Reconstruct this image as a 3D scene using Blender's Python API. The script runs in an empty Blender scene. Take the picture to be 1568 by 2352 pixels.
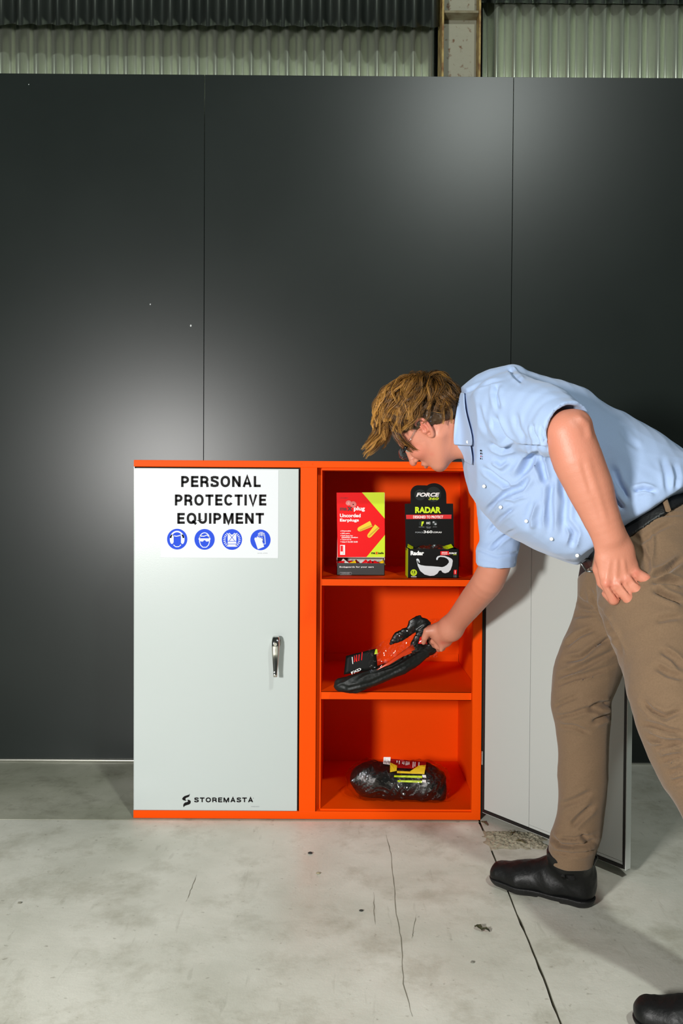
import bpy, bmesh, math, random
import numpy as np
from mathutils import Vector, Matrix
from mathutils.geometry import tessellate_polygon

SC = bpy.context.scene
COL = SC.collection
random.seed(7)
rng = np.random.default_rng(7)

# ------------------------------------------------------------------ camera
FPX, CAMD, CAMZ, PITCH, ROLL = 1980.0, 2.714, 1.029, 0.020, 0.006
_f = Vector((0, math.cos(PITCH), -math.sin(PITCH)))
_u0 = Vector((0, math.sin(PITCH), math.cos(PITCH)))
_r0 = Vector((1, 0, 0))
CR = _r0*math.cos(ROLL) + _u0*math.sin(ROLL)
CU = -_r0*math.sin(ROLL) + _u0*math.cos(ROLL)
CF = _f
CO = Vector((0, -CAMD, CAMZ))
cam = bpy.data.cameras.new('camera')
cam.sensor_fit = 'VERTICAL'
cam.sensor_height = 36
cam.lens = FPX/2352*36
cam.clip_start = 0.05
camo = bpy.data.objects.new('camera', cam)
COL.objects.link(camo)
m = Matrix((CR, CU, -CF)).transposed().to_4x4()
m.translation = CO
camo.matrix_world = m
SC.camera = camo

# ------------------------------------------------------------------ world and lamps
w = bpy.data.worlds.new('world')
SC.world = w
w.use_nodes = True
w.node_tree.nodes['Background'].inputs[0].default_value = (0.80, 0.95, 0.86, 1)
w.node_tree.nodes['Background'].inputs[1].default_value = 0.045

def area(name, loc, target, size, power, col):
    l = bpy.data.lights.new(name, 'AREA')
    l.shape = 'DISK'
    l.size = size
    l.energy = power
    l.color = col
    o = bpy.data.objects.new(name, l)
    COL.objects.link(o)
    o.location = loc
    o.rotation_euler = (Vector(target)-Vector(loc)).to_track_quat('-Z', 'Y').to_euler()
    return o
area('softbox_lamp', (-1.45, -3.4, 1.27), (0.1, 0.3, 0.8), 0.36, 130, (1.0, 0.985, 0.96))
area('flash_lamp', (1.2, -3.7, 4.4), (0.1, 0.3, 0.8), 0.22, 84, (0.93, 1.0, 0.95))

SC.view_settings.view_transform = 'Standard'
SC.view_settings.look = 'None'
SC.view_settings.gamma = 1
SC.view_settings.use_curve_mapping = False
SC.view_settings.exposure = 0.0

# ------------------------------------------------------------------ placing helpers
def ray(px, py):
    return (CF*FPX + CR*(px-784) - CU*(py-1176)).normalized()
def P(px, py, Y=0.0):
    d = ray(px, py)
    return CO + d*((Y-CO.y)/d.y)
def G(px, py, z=0.0):
    d = ray(px, py)
    return CO + d*((z-CO.z)/d.z)
KS = 1.077
def J(px, py, Y):
    return P(px, py, Y*KS)
def dep(Y):
    return (CAMD+Y)/FPX          # metres per pixel at world depth Y

# ------------------------------------------------------------------ materials
def lin(c):
    return tuple(((v/255)/12.92 if v/255 <= .04045 else ((v/255+.055)/1.055)**2.4) for v in c)
def mat(name, rgb, rough=.5, metal=0, spec=.5, noise=0, nscale=20, bump=0, bscale=60, rgb2=None, coat=0,
        sss=0, stretch=None, sheen=0, nshift=0):
    m = bpy.data.materials.new(name)
    m.use_nodes = True
    n, l = m.node_tree.nodes, m.node_tree.links
    b = n['Principled BSDF']
    c = lin(rgb)
    b.inputs['Base Color'].default_value = (*c, 1)
    b.inputs['Roughness'].default_value = rough
    b.inputs['Metallic'].default_value = metal
    b.inputs['Specular IOR Level'].default_value = spec
    if coat:
        b.inputs['Coat Weight'].default_value = coat
        b.inputs['Coat Roughness'].default_value = .12
    if sss:
        b.inputs['Subsurface Weight'].default_value = sss
        b.inputs['Subsurface Radius'].default_value = (1, .35, .2)
        b.inputs['Subsurface Scale'].default_value = .008
    if sheen:
        b.inputs['Sheen Weight'].default_value = sheen
        b.inputs['Sheen Roughness'].default_value = .5
    tc = n.new('ShaderNodeTexCoord')
    mp = n.new('ShaderNodeMapping')
    l.new(tc.outputs['Object'], mp.inputs[0])
    if stretch:
        mp.inputs['Scale'].default_value = stretch
    if rgb2 is not None:
        t = n.new('ShaderNodeTexNoise')
        t.inputs['Scale'].default_value = nscale
        t.inputs['Detail'].default_value = 6
        l.new(mp.outputs[0], t.inputs['Vector'])
        r = n.new('ShaderNodeValToRGB')
        r.color_ramp.elements[0].position = .5-noise/2+nshift
        r.color_ramp.elements[1].position = .5+noise/2+nshift
        r.color_ramp.elements[0].color = (*c, 1)
        r.color_ramp.elements[1].color = (*lin(rgb2), 1)
        l.new(t.outputs[0], r.inputs[0])
        l.new(r.outputs[0], b.inputs['Base Color'])
    if bump:
        t2 = n.new('ShaderNodeTexNoise')
        t2.inputs['Scale'].default_value = bscale
        t2.inputs['Detail'].default_value = 4
        l.new(mp.outputs[0], t2.inputs['Vector'])
        bp = n.new('ShaderNodeBump')
        bp.inputs['Strength'].default_value = bump
        bp.inputs['Distance'].default_value = .004
        l.new(t2.outputs[0], bp.inputs['Height'])
        l.new(bp.outputs[0], b.inputs['Normal'])
    return m

def film_mat(name, tint=(1, 1, 1), gl=.06, rough=.08, bump=.5):
    m = bpy.data.materials.new(name)
    m.use_nodes = True
    n, l = m.node_tree.nodes, m.node_tree.links
    n.remove(n['Principled BSDF'])
    out = n['Material Output']
    tr = n.new('ShaderNodeBsdfTransparent')
    tr.inputs[0].default_value = (*tint, 1)
    g = n.new('ShaderNodeBsdfGlossy')
    g.inputs['Roughness'].default_value = rough
    mx = n.new('ShaderNodeMixShader')
    fr = n.new('ShaderNodeLayerWeight')
    fr.inputs[0].default_value = .5
    pw = n.new('ShaderNodeMath')
    pw.operation = 'POWER'
    pw.inputs[1].default_value = 4
    l.new(fr.outputs['Facing'], pw.inputs[0])
    ad = n.new('ShaderNodeMath')
    ad.operation = 'MULTIPLY_ADD'
    ad.inputs[1].default_value = .6
    ad.inputs[2].default_value = gl
    l.new(pw.outputs[0], ad.inputs[0])
    l.new(ad.outputs[0], mx.inputs[0])
    l.new(tr.outputs[0], mx.inputs[1])
    l.new(g.outputs[0], mx.inputs[2])
    l.new(mx.outputs[0], out.inputs[0])
    if not bump:
        return m
    tc = n.new('ShaderNodeTexCoord')
    t2 = n.new('ShaderNodeTexNoise')
    t2.inputs['Scale'].default_value = 45
    l.new(tc.outputs['Object'], t2.inputs['Vector'])
    bp = n.new('ShaderNodeBump')
    bp.inputs['Strength'].default_value = .5
    bp.inputs['Distance'].default_value = .01
    l.new(t2.outputs[0], bp.inputs['Height'])
    l.new(bp.outputs[0], g.inputs['Normal'])
    l.new(bp.outputs[0], fr.inputs['Normal'])
    return m

ORANGE = mat('orange_powder_coat', (238, 76, 0), rough=.5, bump=.05, bscale=400, spec=.08)
GREY = mat('light_grey_powder_coat', (183, 191, 189), rough=.30, bump=.04, bscale=400)
WHITEV = mat('white_vinyl', (216, 219, 223), rough=.6, spec=.15)
INK = mat('black_ink', (14, 11, 12), rough=.6, spec=.15)
INKG = mat('grey_ink', (150, 155, 158), rough=.5)
BLUE = mat('sign_blue', (36, 74, 206), rough=.6, spec=.15)
CHROME = mat('chrome', (214, 214, 210), rough=.10, metal=1)
BLACKR = mat('black_rubber', (14, 15, 15), rough=.5)
SHADOWGAP = mat('gap_shade', (30, 10, 6), rough=.6)
PWHITE = mat('print_white', (240, 240, 238), rough=.5)
PRED = mat('print_red', (226, 6, 12), rough=.55, spec=.2)
PRED2 = mat('print_dark_red', (150, 14, 14), rough=.45)
PLIME = mat('print_lime', (196, 222, 12), rough=.4)
PYEL = mat('foam_yellow', (232, 196, 30), rough=.6)
PYEL2 = mat('foam_yellow_shade', (196, 156, 22), rough=.6)
CARDB = mat('black_card', (8, 9, 8), rough=.55, spec=.15)
CARDG = mat('charcoal_card', (34, 37, 35), rough=.5)
CARDD = mat('dark_print', (30, 37, 35), rough=.5, spec=.2)
CARDW = mat('raw_white_card', (216, 210, 200), rough=.7)

# ------------------------------------------------------------------ object helpers
def link(name, me, parent=None, label=None, kind=None):
    o = bpy.data.objects.new(name, me)
    COL.objects.link(o)
    if parent is not None:
        o.parent = parent
    if label:
        o['label'] = label
    if kind:
        o['kind'] = kind
    return o
def thing(name, label, cat, group=None):
    o = bpy.data.objects.new(name, None)
    o.empty_display_size = .05
    COL.objects.link(o)
    o['label'] = label
    o['category'] = cat
    if group:
        o['group'] = group
    return o
def setloc(t, loc):
    """move an Empty to its base without moving its (world-built) children"""
    bpy.context.view_layer.update()
    t.location = loc
    off = Vector(loc)
    for c in t.children:
        c.location = c.location - off
def bm_obj(name, bm, mats, parent=None, label=None, kind=None, smooth=False):
    me = bpy.data.meshes.new(name)
    bm.normal_update()
    bm.to_mesh(me)
    bm.free()
    for mm in (mats if isinstance(mats, (list, tuple)) else [mats]):
        me.materials.append(mm)
    if smooth:
        me.polygons.foreach_set('use_smooth', [True]*len(me.polygons))
    return link(name, me, parent, label, kind)
def add_box(bm, x0, x1, y0, y1, z0, z1, M=None, mi=0, bev=0):
    vs = [bm.verts.new((x, y, z)) for x in (x0, x1) for y in (y0, y1) for z in (z0, z1)]
    fs = []
    for q in ((0, 1, 3, 2), (4, 6, 7, 5), (0, 4, 5, 1), (2, 3, 7, 6), (0, 2, 6, 4), (1, 5, 7, 3)):
        f = bm.faces.new([vs[i] for i in q])
        f.material_index = mi
        fs.append(f)
    if bev:
        es = list({e for f in fs for e in f.edges})
        r = bmesh.ops.bevel(bm, geom=es, offset=bev, segments=2, affect='EDGES', profile=.6)
        vs = list({v for f in r['faces'] for v in f.verts} | {v for v in vs if v.is_valid})
    if M is not None:
        for v in vs:
            v.co = M @ v.co
    return vs
def box(name, x0, x1, y0, y1, z0, z1, m_, parent=None, bev=.0015, M=None, **k):
    bm = bmesh.new()
    add_box(bm, x0, x1, y0, y1, z0, z1, bev=bev, M=M)
    return bm_obj(name, bm, m_, parent, **k)
def tube(bm, pts, rads, seg=10, mi=0, cap=True, flat=None):
    """tapered tube through pts; flat=(axis, factor) squeezes the section"""
    rings = []
    n = len(pts)
    up = Vector((0, 0, 1))
    for i, p in enumerate(pts):
        t = (Vector(pts[min(i+1, n-1)])-Vector(pts[max(i-1, 0)])).normalized()
        a = t.cross(up)
        if a.length < .05:
            a = t.cross(Vector((0, 1, 0)))
        a.normalize()
        b = a.cross(t)
        r = rads[i] if isinstance(rads, (list, tuple)) else rads
        ring = []
        for k in range(seg):
            an = 2*math.pi*k/seg
            q = a*math.cos(an)*r + b*math.sin(an)*r
            if flat:
                ax = Vector(flat[0])
                q -= ax*q.dot(ax)*(1-flat[1])
            ring.append(bm.verts.new(Vector(p)+q))
        rings.append(ring)
    for i in range(n-1):
        for k in range(seg):
            f = bm.faces.new((rings[i][k], rings[i][(k+1) % seg], rings[i+1][(k+1) % seg], rings[i+1][k]))
            f.material_index = mi
            f.smooth = True
    if cap:
        for rg, rev in ((rings[0], False), (rings[-1], True)):
            f = bm.faces.new(rg if rev else rg[::-1])
            f.material_index = mi

class Flat:
    """flat print lying on a plane: origin O, axes U (right), V (up), normal N towards the reader"""
    def __init__(s, O, U=(1, 0, 0), V=(0, 0, 1), conv=None, eps=.0004):
        s.O, s.U, s.V = Vector(O), Vector(U), Vector(V)
        s.N = s.U.cross(s.V)
        s.conv, s.eps = conv, eps
        s.v, s.f, s.mi, s.mats = [], [], [], []
    def pt(s, a, b, layer):
        if s.conv:
            a, b = s.conv(a, b)
        return s.O+s.U*a+s.V*b+s.N*(s.eps*layer)
    def mid(s, m_):
        if m_ not in s.mats:
            s.mats.append(m_)
        return s.mats.index(m_)
    def poly(s, pts, m_, layer=1):
        tri = tessellate_polygon([[Vector((a, b, 0)) for a, b in pts]])
        b0 = len(s.v)
        s.v += [s.pt(a, b, layer) for a, b in pts]
        k = s.mid(m_)
        for t in tri:
            a, b, c = [s.v[b0+i] for i in t]
            t = t if (b-a).cross(c-a).dot(s.N) > 0 else t[::-1]
            s.f.append([b0+i for i in t])
            s.mi.append(k)
    def ell(s, cx, cy, rx, ry, m_, layer=1, rot=0, n=28):
        c, d = math.cos(rot), math.sin(rot)
        s.poly([(cx+c*rx*math.cos(a)-d*ry*math.sin(a), cy+d*rx*math.cos(a)+c*ry*math.sin(a))
                for a in [2*math.pi*i/n for i in range(n)]], m_, layer)
    def line(s, pts, wd, m_, layer=1):
        n = len(pts)
        L, R = [], []
        for i, (x, y) in enumerate(pts):
            x0, y0 = pts[max(i-1, 0)]
            x1, y1 = pts[min(i+1, n-1)]
            dx, dy = x1-x0, y1-y0
            l = math.hypot(dx, dy) or 1
            L.append((x-dy/l*wd/2, y+dx/l*wd/2))
            R.append((x+dy/l*wd/2, y-dx/l*wd/2))
        for i in range(n-1):
            s.poly([L[i], L[i+1], R[i+1], R[i]], m_, layer)
    def stroke(s, pts, wd, m_, layer=1, closed=False):
        """mitred line of constant width"""
        n = len(pts)
        L, R = [], []
        for i in range(n):
            p = Vector(pts[i])
            a = Vector(pts[i-1]) if (i or closed) else None
            b = Vector(pts[(i+1) % n]) if (i < n-1 or closed) else None
            d1 = (p-a).normalized() if a is not None else (b-p).normalized()
            d2 = (b-p).normalized() if b is not None else d1
            n1, n2 = Vector((-d1.y, d1.x)), Vector((-d2.y, d2.x))
            mm = n1+n2
            mm = mm/max(.35, mm.dot(n1)) if mm.length > .2 else n1
            L.append(p+mm*wd/2)
            R.append(p-mm*wd/2)
        for i in range(n if closed else n-1):
            j = (i+1) % n
            s.poly([tuple(L[i]), tuple(L[j]), tuple(R[j]), tuple(R[i])], m_, layer)
    def sign(s, txt, x0, y0, x1, y1, m_, layer=1, sw=.21, gap=.15):
        """plain grotesque capitals of even stroke, fitted to a rectangle"""
        h = sw/2
        def bow(xa, xb, ya, yb):
            r = (yb-ya)/2
            return [(xa, ya)]+[(xb-r+r*math.sin(t_), (ya+yb)/2-r*math.cos(t_)) for t_ in [math.pi*i/10 for i in range(11)]]+[(xa, yb)]
        def oval(w, a0, a1, n=28):
            return [(w/2+(w/2-h)*math.copysign(abs(math.cos(t_))**.9, math.cos(t_)), .5+(.5-h+.01)*math.copysign(abs(math.sin(t_))**.9, math.sin(t_))) for t_ in [math.radians(a0+(a1-a0)*i/n) for i in range(n+1)]]
        lo, hi = h, 1-h
        F_ = {'P': (.66, [[(h, 1), (h, 0)], bow(h, .66-h, lo, .56)]),
              'R': (.70, [[(h, 1), (h, 0)], bow(h, .68-h, lo, .55)+[], [(.40, .55), (.56, .66), (.60, 1)]]),
              'E': (.62, [[(h, 1), (h, 0)], [(h, lo), (.62, lo)], [(h, .49), (.57, .49)], [(h, hi), (.62, hi)]]),
              'S': (.66, [[(.66-h, .30), (.55, .14), (.40, lo+.0), (.24, lo), (.11, .15), (h+.01, .27), (.12, .38), (.28, .45), (.44, .52), (.56, .61), (.58, .73), (.54, .85), (.40, hi), (.24, hi), (.10, .86), (h-.01, .68)]]),
              'O': (.80, [oval(.80, 0, 360, 36)]), 'Q': (.80, [oval(.80, 0, 360, 36), [(.46, .72), (.78, 1.03)]]),
              'C': (.74, [oval(.78, -38, -322, 30)]),
              'N': (.72, [[(h, 1), (h, 0)], [(.72-h, 1), (.72-h, 0)], [(h+.02, .08), (.72-h-.02, .92)]]),
              'A': (.76, [[(h*.9, 1), (.38, .02), (.76-h*.9, 1)], [(.16, .68), (.60, .68)]]),
              'L': (.58, [[(h, 0), (h, 1)], [(h, hi), (.58, hi)]]),
              'T': (.68, [[(0, lo), (.68, lo)], [(.34, 0), (.34, 1)]]),
              'I': (sw, [[(h, 0), (h, 1)]]),
              'V': (.74, [[(h*.9, 0), (.37, .98), (.74-h*.9, 0)]]),
              'U': (.72, [[(h, 0), (h, .62)]+[(.36-(.36-h)*math.cos(t_), .62+(.38-h)*math.sin(t_)) for t_ in [math.pi*i/10 for i in range(11)]]+[(.72-h, 0)]]),
              'M': (.86, [[(h, 1), (h, 0)], [(.86-h, 1), (.86-h, 0)], [(h+.02, .04), (.43, .94), (.86-h-.02, .04)]]),
              'X': (.70, [[(h, 0), (.70-h, 1)], [(.70-h, 0), (h, 1)]])}
        tot = sum(F_[ch][0] for ch in txt)+gap*(len(txt)-1)
        kx, ky = (x1-x0)/tot, (y1-y0)
        cx = 0
        asp = kx/ky
        for ch in txt:
            wd_, paths = F_[ch]
            for q in paths:
                closed = len(q) > 20 and ch in 'OQ'
                q = q[:-1] if closed else q
                s.stroke([(x0+(cx+x)*kx, y0+y*ky) for x, y in q], sw*ky*(.5+.5*asp), m_, layer, closed)
            cx += wd_+gap
    def rect(s, x0, y0, x1, y1, m_, layer=1):
        s.poly([(x0, y0), (x1, y0), (x1, y1), (x0, y1)], m_, layer)
    def text(s, txt, x0, y0, x1, y1, m_, layer=2, bold=0, shear=0, rot=0, space=1):
        """text fitted to the rectangle x0,y0 (top left) .. x1,y1 (bottom right) in print units"""
        cu = bpy.data.curves.new('t', 'FONT')
        cu.body = txt
        cu.size = 1
        cu.offset = bold
        cu.shear = shear
        cu.space_character = space
        cu.fill_mode = 'FRONT'
        cu.resolution_u = 3
        ob = bpy.data.objects.new('t', cu)
        COL.objects.link(ob)
        bpy.context.view_layer.update()
        me = bpy.data.meshes.new_from_object(ob.evaluated_get(bpy.context.evaluated_depsgraph_get()))
        co = [v.co.copy() for v in me.vertices]
        fs = [tuple(p.vertices) for p in me.polygons]
        bpy.data.objects.remove(ob)
        bpy.data.curves.remove(cu)
        bpy.data.meshes.remove(me)
        if not co:
            return
        ax, bx = min(c.x for c in co), max(c.x for c in co)
        ay, by = min(c.y for c in co), max(c.y for c in co)
        b0 = len(s.v)
        cx, cy = (x0+x1)/2, (y0+y1)/2
        cr, sr = math.cos(rot), math.sin(rot)
        for c in co:
            X = x0+(x1-x0)*(c.x-ax)/(bx-ax)-cx
            Y = y1+(y0-y1)*(c.y-ay)/(by-ay)-cy
            s.v.append(s.pt(cx+X*cr-Y*sr, cy+X*sr+Y*cr, layer))
        k = s.mid(m_)
        for f in fs:
            a, b, c = [s.v[b0+i] for i in f[:3]]
            f = f if (b-a).cross(c-a).dot(s.N) > 0 else f[::-1]
            s.f.append([b0+i for i in f])
            s.mi.append(k)
    def make(s, name, parent, label=None):
        me = bpy.data.meshes.new(name)
        me.from_pydata([tuple(v) for v in s.v], [], s.f)
        for m_ in s.mats:
            me.materials.append(m_)
        me.polygons.foreach_set('material_index', s.mi)
        return link(name, me, parent, label)

def plane_flat(Y, ox, oy, sc, eps=.0004):
    """print measured in a zoomed crop (offset ox,oy; sc crop pixels per photo pixel), lying at world depth Y"""
    def conv(a, b):
        p = P(ox+a/sc, oy+b/sc, Y)
        return p.x, p.z
    return Flat((0, Y, 0), conv=conv, eps=eps)
# ================================================================== the setting
YW = .585
def concrete(name, c1, c2, c3):
    m = bpy.data.materials.new(name)
    m.use_nodes = True
    n, l = m.node_tree.nodes, m.node_tree.links
    b = n['Principled BSDF']
    tc = n.new('ShaderNodeTexCoord')
    def noise(sc, det, rgh=.55, dist=0, st=None):
        t = n.new('ShaderNodeTexNoise')
        t.inputs['Scale'].default_value = sc
        t.inputs['Detail'].default_value = det
        t.inputs['Roughness'].default_value = rgh
        t.inputs['Distortion'].default_value = dist
        if st:
            mp = n.new('ShaderNodeMapping')
            mp.inputs['Scale'].default_value = st
            l.new(tc.outputs['Object'], mp.inputs[0])
            l.new(mp.outputs[0], t.inputs['Vector'])
        else:
            l.new(tc.outputs['Object'], t.inputs['Vector'])
        return t.outputs[0]
    def ramp(src, p0, p1, a, bb):
        r = n.new('ShaderNodeValToRGB')
        r.color_ramp.elements[0].position = p0
        r.color_ramp.elements[1].position = p1
        r.color_ramp.elements[0].color = (*a, 1)
        r.color_ramp.elements[1].color = (*bb, 1)
        l.new(src, r.inputs[0])
        return r.outputs[0]
    def mix(fac, a, bb, mode='MIX'):
        x = n.new('ShaderNodeMix')
        x.data_type = 'RGBA'
        x.blend_type = mode
        if isinstance(fac, (int, float)):
            x.inputs[0].default_value = fac
        else:
            l.new(fac, x.inputs[0])
        l.new(a, x.inputs[6])
        l.new(bb, x.inputs[7])
        return x.outputs[2]
    base = ramp(noise(2.2, 8, .6, .1), .34, .66, lin(c1), lin(c2))
    stain = ramp(noise(5, 10, .72, .15), .50, .74, (1, 1, 1), lin(c3))
    col = mix(.55, base, stain, 'MULTIPLY')
    speck = ramp(noise(55, 3, .5), .66, .76, (1, 1, 1), (.42, .40, .36))
    col = mix(.55, col, speck, 'MULTIPLY')
    scr = ramp(noise(9, 5, .6, .3, (5, .7, 1)), .63, .70, (1, 1, 1), (.55, .54, .50))
    col = mix(.30, col, scr, 'MULTIPLY')
    l.new(col, b.inputs['Base Color'])
    rr = ramp(noise(3.5, 5), .35, .7, (.34,)*3, (.62,)*3)
    l.new(rr, b.inputs['Roughness'])
    bp = n.new('ShaderNodeBump')
    bp.inputs['Strength'].default_value = .22
    bp.inputs['Distance'].default_value = .004
    l.new(noise(28, 8, .7), bp.inputs['Height'])
    l.new(bp.outputs[0], b.inputs['Normal'])
    return m
CONC = concrete('worn_concrete', (192, 192, 178), (224, 223, 211), (158, 152, 128))
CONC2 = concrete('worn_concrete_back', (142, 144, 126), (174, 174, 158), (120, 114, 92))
CONCR = concrete('rough_concrete', (128, 124, 98), (186, 180, 158), (86, 78, 56))
DIRT = mat('joint_dirt', (62, 54, 40), rough=.95, rgb2=(28, 26, 20), noise=.3, nscale=40, bump=.8, bscale=80)

floor = bpy.data.objects.new('floor', None)
COL.objects.link(floor)
floor['kind'] = 'structure'
# joint line running from the cabinet's right foot towards the lower right
jl = [G(1078, 1800), G(1101, 1886), G(1118, 1925), G(1133, 1962), G(1166, 2045), G(1185, 2095), G(1205, 2140), G(1232, 2205),
      G(1258, 2270), G(1288, 2352), G(1400, 2640)]
jl = [Vector((p.x, p.y, 0)) for p in jl]
d0 = (jl[1]-jl[2]).normalized()
jl = [jl[0]+d0*(.75)] + jl
dn = (jl[-1]-jl[-2]).normalized()
jl = jl + [jl[-1]+dn*3.5]
fine = []
rj = random.Random(3)
for a, b in zip(jl[:-1], jl[1:]):
    k = max(1, int((b-a).length/.03))
    for i in range(k):
        p = a.lerp(b, i/k)
        fine.append(p)
fine.append(jl[-1])
XL, XR, YF, YB = -4.5, 4.5, -6.0, 1.6
YJ = -.02                      # the cross joint in front of the cabinet
def slab(name, pts, m_, th=.08, label=None, z=0):
    bm = bmesh.new()
    vs = [bm.verts.new((x, y, z)) for x, y in pts]
    tri = tessellate_polygon([[Vector((x, y, 0)) for x, y in pts]])
    for t in tri:
        try:
            bm.faces.new([vs[i] for i in t])
        except ValueError:
            pass
    bmesh.ops.recalc_face_normals(bm, faces=bm.faces)
    if sum(f.normal.z for f in bm.faces) < 0:
        bmesh.ops.reverse_faces(bm, faces=bm.faces)
    lo = [bm.verts.new((x, y, z-th)) for x, y in pts]
    n = len(pts)
    for i in range(n):
        bm.faces.new((vs[i], vs[(i+1) % n], lo[(i+1) % n], lo[i]))
    return bm_obj(name, bm, m_, floor, label)
lf = [(p.x-.0035+rj.uniform(-.0012, .0012), p.y) for p in fine]
rf = [(p.x+.0035+rj.uniform(-.0015, .0015), p.y) for p in fine]
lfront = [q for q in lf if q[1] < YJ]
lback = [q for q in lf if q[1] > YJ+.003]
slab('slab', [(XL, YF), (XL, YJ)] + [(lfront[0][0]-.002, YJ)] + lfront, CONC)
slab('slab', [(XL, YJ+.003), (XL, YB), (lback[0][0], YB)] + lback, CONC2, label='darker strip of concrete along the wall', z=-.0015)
slab('slab', rf + [(XR, YF), (XR, YB), (rf[0][0], YB)], CONC)
box('joint_bed', XL, XR, YF, YB, -.12, -.014, DIRT, floor, bev=0)

# rough broken concrete patch beside the joint, under the open door
bm = bmesh.new()
c = G(1182, 1930)
from mathutils import noise as mn
NX, NY = 60, 34
grid = {}
for i in range(NX+1):
    for j in range(NY+1):
        u, v_ = i/NX*2-1, j/NY*2-1
        x, y = c.x+u*.105+.006*v_, c.y+v_*.075
        edge = 1-max(abs(u)**2.2, abs(v_)**2.2)-.55*abs(mn.noise((x*22, y*22, 3)))
        h_ = max(0, min(1, edge*2.2))
        z = -.0012+h_*(.0042+.0045*mn.noise((x*60, y*60, 0))+.003*mn.noise((x*150, y*150, 5)))
        grid[i, j] = bm.verts.new((x, y, z))
for i in range(NX):
    for j in range(NY):
        bm.faces.new((grid[i, j], grid[i+1, j], grid[i+1, j+1], grid[i, j+1]))
bmesh.ops.recalc_face_normals(bm, faces=bm.faces)
if sum(f.normal.z for f in bm.faces) < 0:
    bmesh.ops.reverse_faces(bm, faces=bm.faces)
bm_obj('mortar_patch', bm, CONCR, floor, label='crumbled rough mortar beside the joint')

# thin hairline cracks in the big slab
CRK = mat('crack_dirt', (120, 116, 100), rough=.95)
def crack(pts, wd):
    bm = bmesh.new()
    q = [G(*p) for p in pts]
    prev = None
    out = []
    for a, b in zip(q[:-1], q[1:]):
        for i in range(6):
            p = a.lerp(b, i/6)
            out.append(Vector((p.x+rj.uniform(-.0012, .0012), p.y, 0)))
    for i, p in enumerate(out):
        ww = wd*rj.uniform(.4, 1)*(1 if 1 < i < len(out)-2 else .3)
        v = (bm.verts.new((p.x-ww, p.y, .0006)), bm.verts.new((p.x+ww, p.y, .0006)))
        if prev:
            bm.faces.new((prev[0], v[0], v[1], prev[1]))
        prev = v
    bmesh.ops.recalc_face_normals(bm, faces=bm.faces)
    bm_obj('crack', bm, CRK, floor)
crack([(886, 1918), (897, 1960), (904, 2030), (910, 2100), (922, 2165), (926, 2260), (952, 2352)], .0011)
crack([(858, 2050), (859, 2100), (862, 2130)], .0009)
crack([(956, 2100), (948, 2140), (946, 2160)], .0009)
crack([(452, 2010), (440, 2040), (424, 2078)], .0010)

# black wall built from three tall sheets
def wallmat():
    m = mat('matt_black_sheet', (32, 38, 36), rough=.33, rgb2=(27, 33, 31), noise=.5, nscale=3, bump=.03, bscale=700, spec=.34)
    return m
WALLM = wallmat()
wall = bpy.data.objects.new('wall_back', None)
COL.objects.link(wall)
wall['kind'] = 'structure'
x1 = P(467.5, 1000, YW).x
x2 = P(1178, 300, YW).x
ztl = P(0, 168, YW).z
ztr = P(1178, 177, YW).z
pw = x2-x1
xs = [x1-pw*3, x1-pw*2, x1-pw, x1, x2, x2+pw, x2+2*pw, x2+3*pw]
for i in range(len(xs)-1):
    zt = ztl+(ztr-ztl)*max(0, min(1, ((xs[i]+xs[i+1])/2+1.3)/1.6))
    bm = bmesh.new()
    z0 = ztl+(ztr-ztl)*max(0, min(1, (xs[i]+1.3)/1.9))
    z1 = ztl+(ztr-ztl)*max(0, min(1, (xs[i+1]+1.3)/1.9))
    vs = add_box(bm, xs[i]+.0009, xs[i+1]-.0009, YW, YW+.018, .006, 2.6)
    for v in vs:
        if v.co.z > 1:
            v.co.z = z0 if v.co.x < xs[i]+.1 else z1
    bmesh.ops.bevel(bm, geom=list(bm.edges), offset=.0006, segments=1, affect='EDGES')
    bm_obj('wall_panel', bm, WALLM, wall)
ALU = mat('aluminium_trim', (190, 190, 180), rough=.4, metal=.9)
bt = box('baseboard_back', xs[0], xs[-1], YW-.012, YW+.01, 0, .006, ALU, None, bev=.001)
bt['kind'] = 'structure'
SCRW = mat('chip_white', (215, 220, 220), rough=.6)

for px_, py_, r_ in ((438, 748, .0032), (345, 699, .0022), (66, 194, .0016)):
    p_ = P(px_, py_, YW)
    bm = bmesh.new()
    bmesh.ops.create_icosphere(bm, subdivisions=1, radius=r_)
    for v_ in bm.verts:
        v_.co.y *= .15
        v_.co.z *= 1.4
        v_.co += p_
    bm_obj('paint_chip', bm, SCRW, wall)
# corrugated steel cladding above
YC = 1.25
def corr_mat(name, a, b, rough=.32, metal=.85):
    m = mat(name, a, rough=rough, metal=metal, rgb2=b, noise=.5, nscale=5, bump=.02, bscale=30, stretch=(6, 6, .6))
    return m
GALV = corr_mat('galvanised_steel', (214, 224, 202), (236, 243, 222), .26, .78)
GALVD = corr_mat('weathered_and_shaded_steel', (70, 78, 74), (98, 106, 100), .35, .7)
def corrugated(name, x0, x1, y, z0, z1, pitch, amp, m_, parent=None, phase=0, wavy=0, sharp=0):
    nper = int((x1-x0)/pitch)+1
    K = 12
    bm = bmesh.new()
    prev = None
    for i in range(nper*K+1):
        x = x0+i*pitch/K
        ph = 2*math.pi*i/K+phase
        s = math.sin(ph)
        yy = y+amp*s
        a = bm.verts.new((x, yy, z0+wavy*math.sin(ph)))
        b = bm.verts.new((x, yy, z1))
        if prev:
            f = bm.faces.new((prev[0], a, b, prev[1]))
            f.smooth = True
        prev = (a, b)
    o = bm_obj(name, bm, m_, parent)
    mod = o.modifiers.new('s', 'SOLIDIFY')
    mod.thickness = .0012
    return o
PITCHAMP = .019
clad = bpy.data.objects.new('wall_upper', None)
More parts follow.
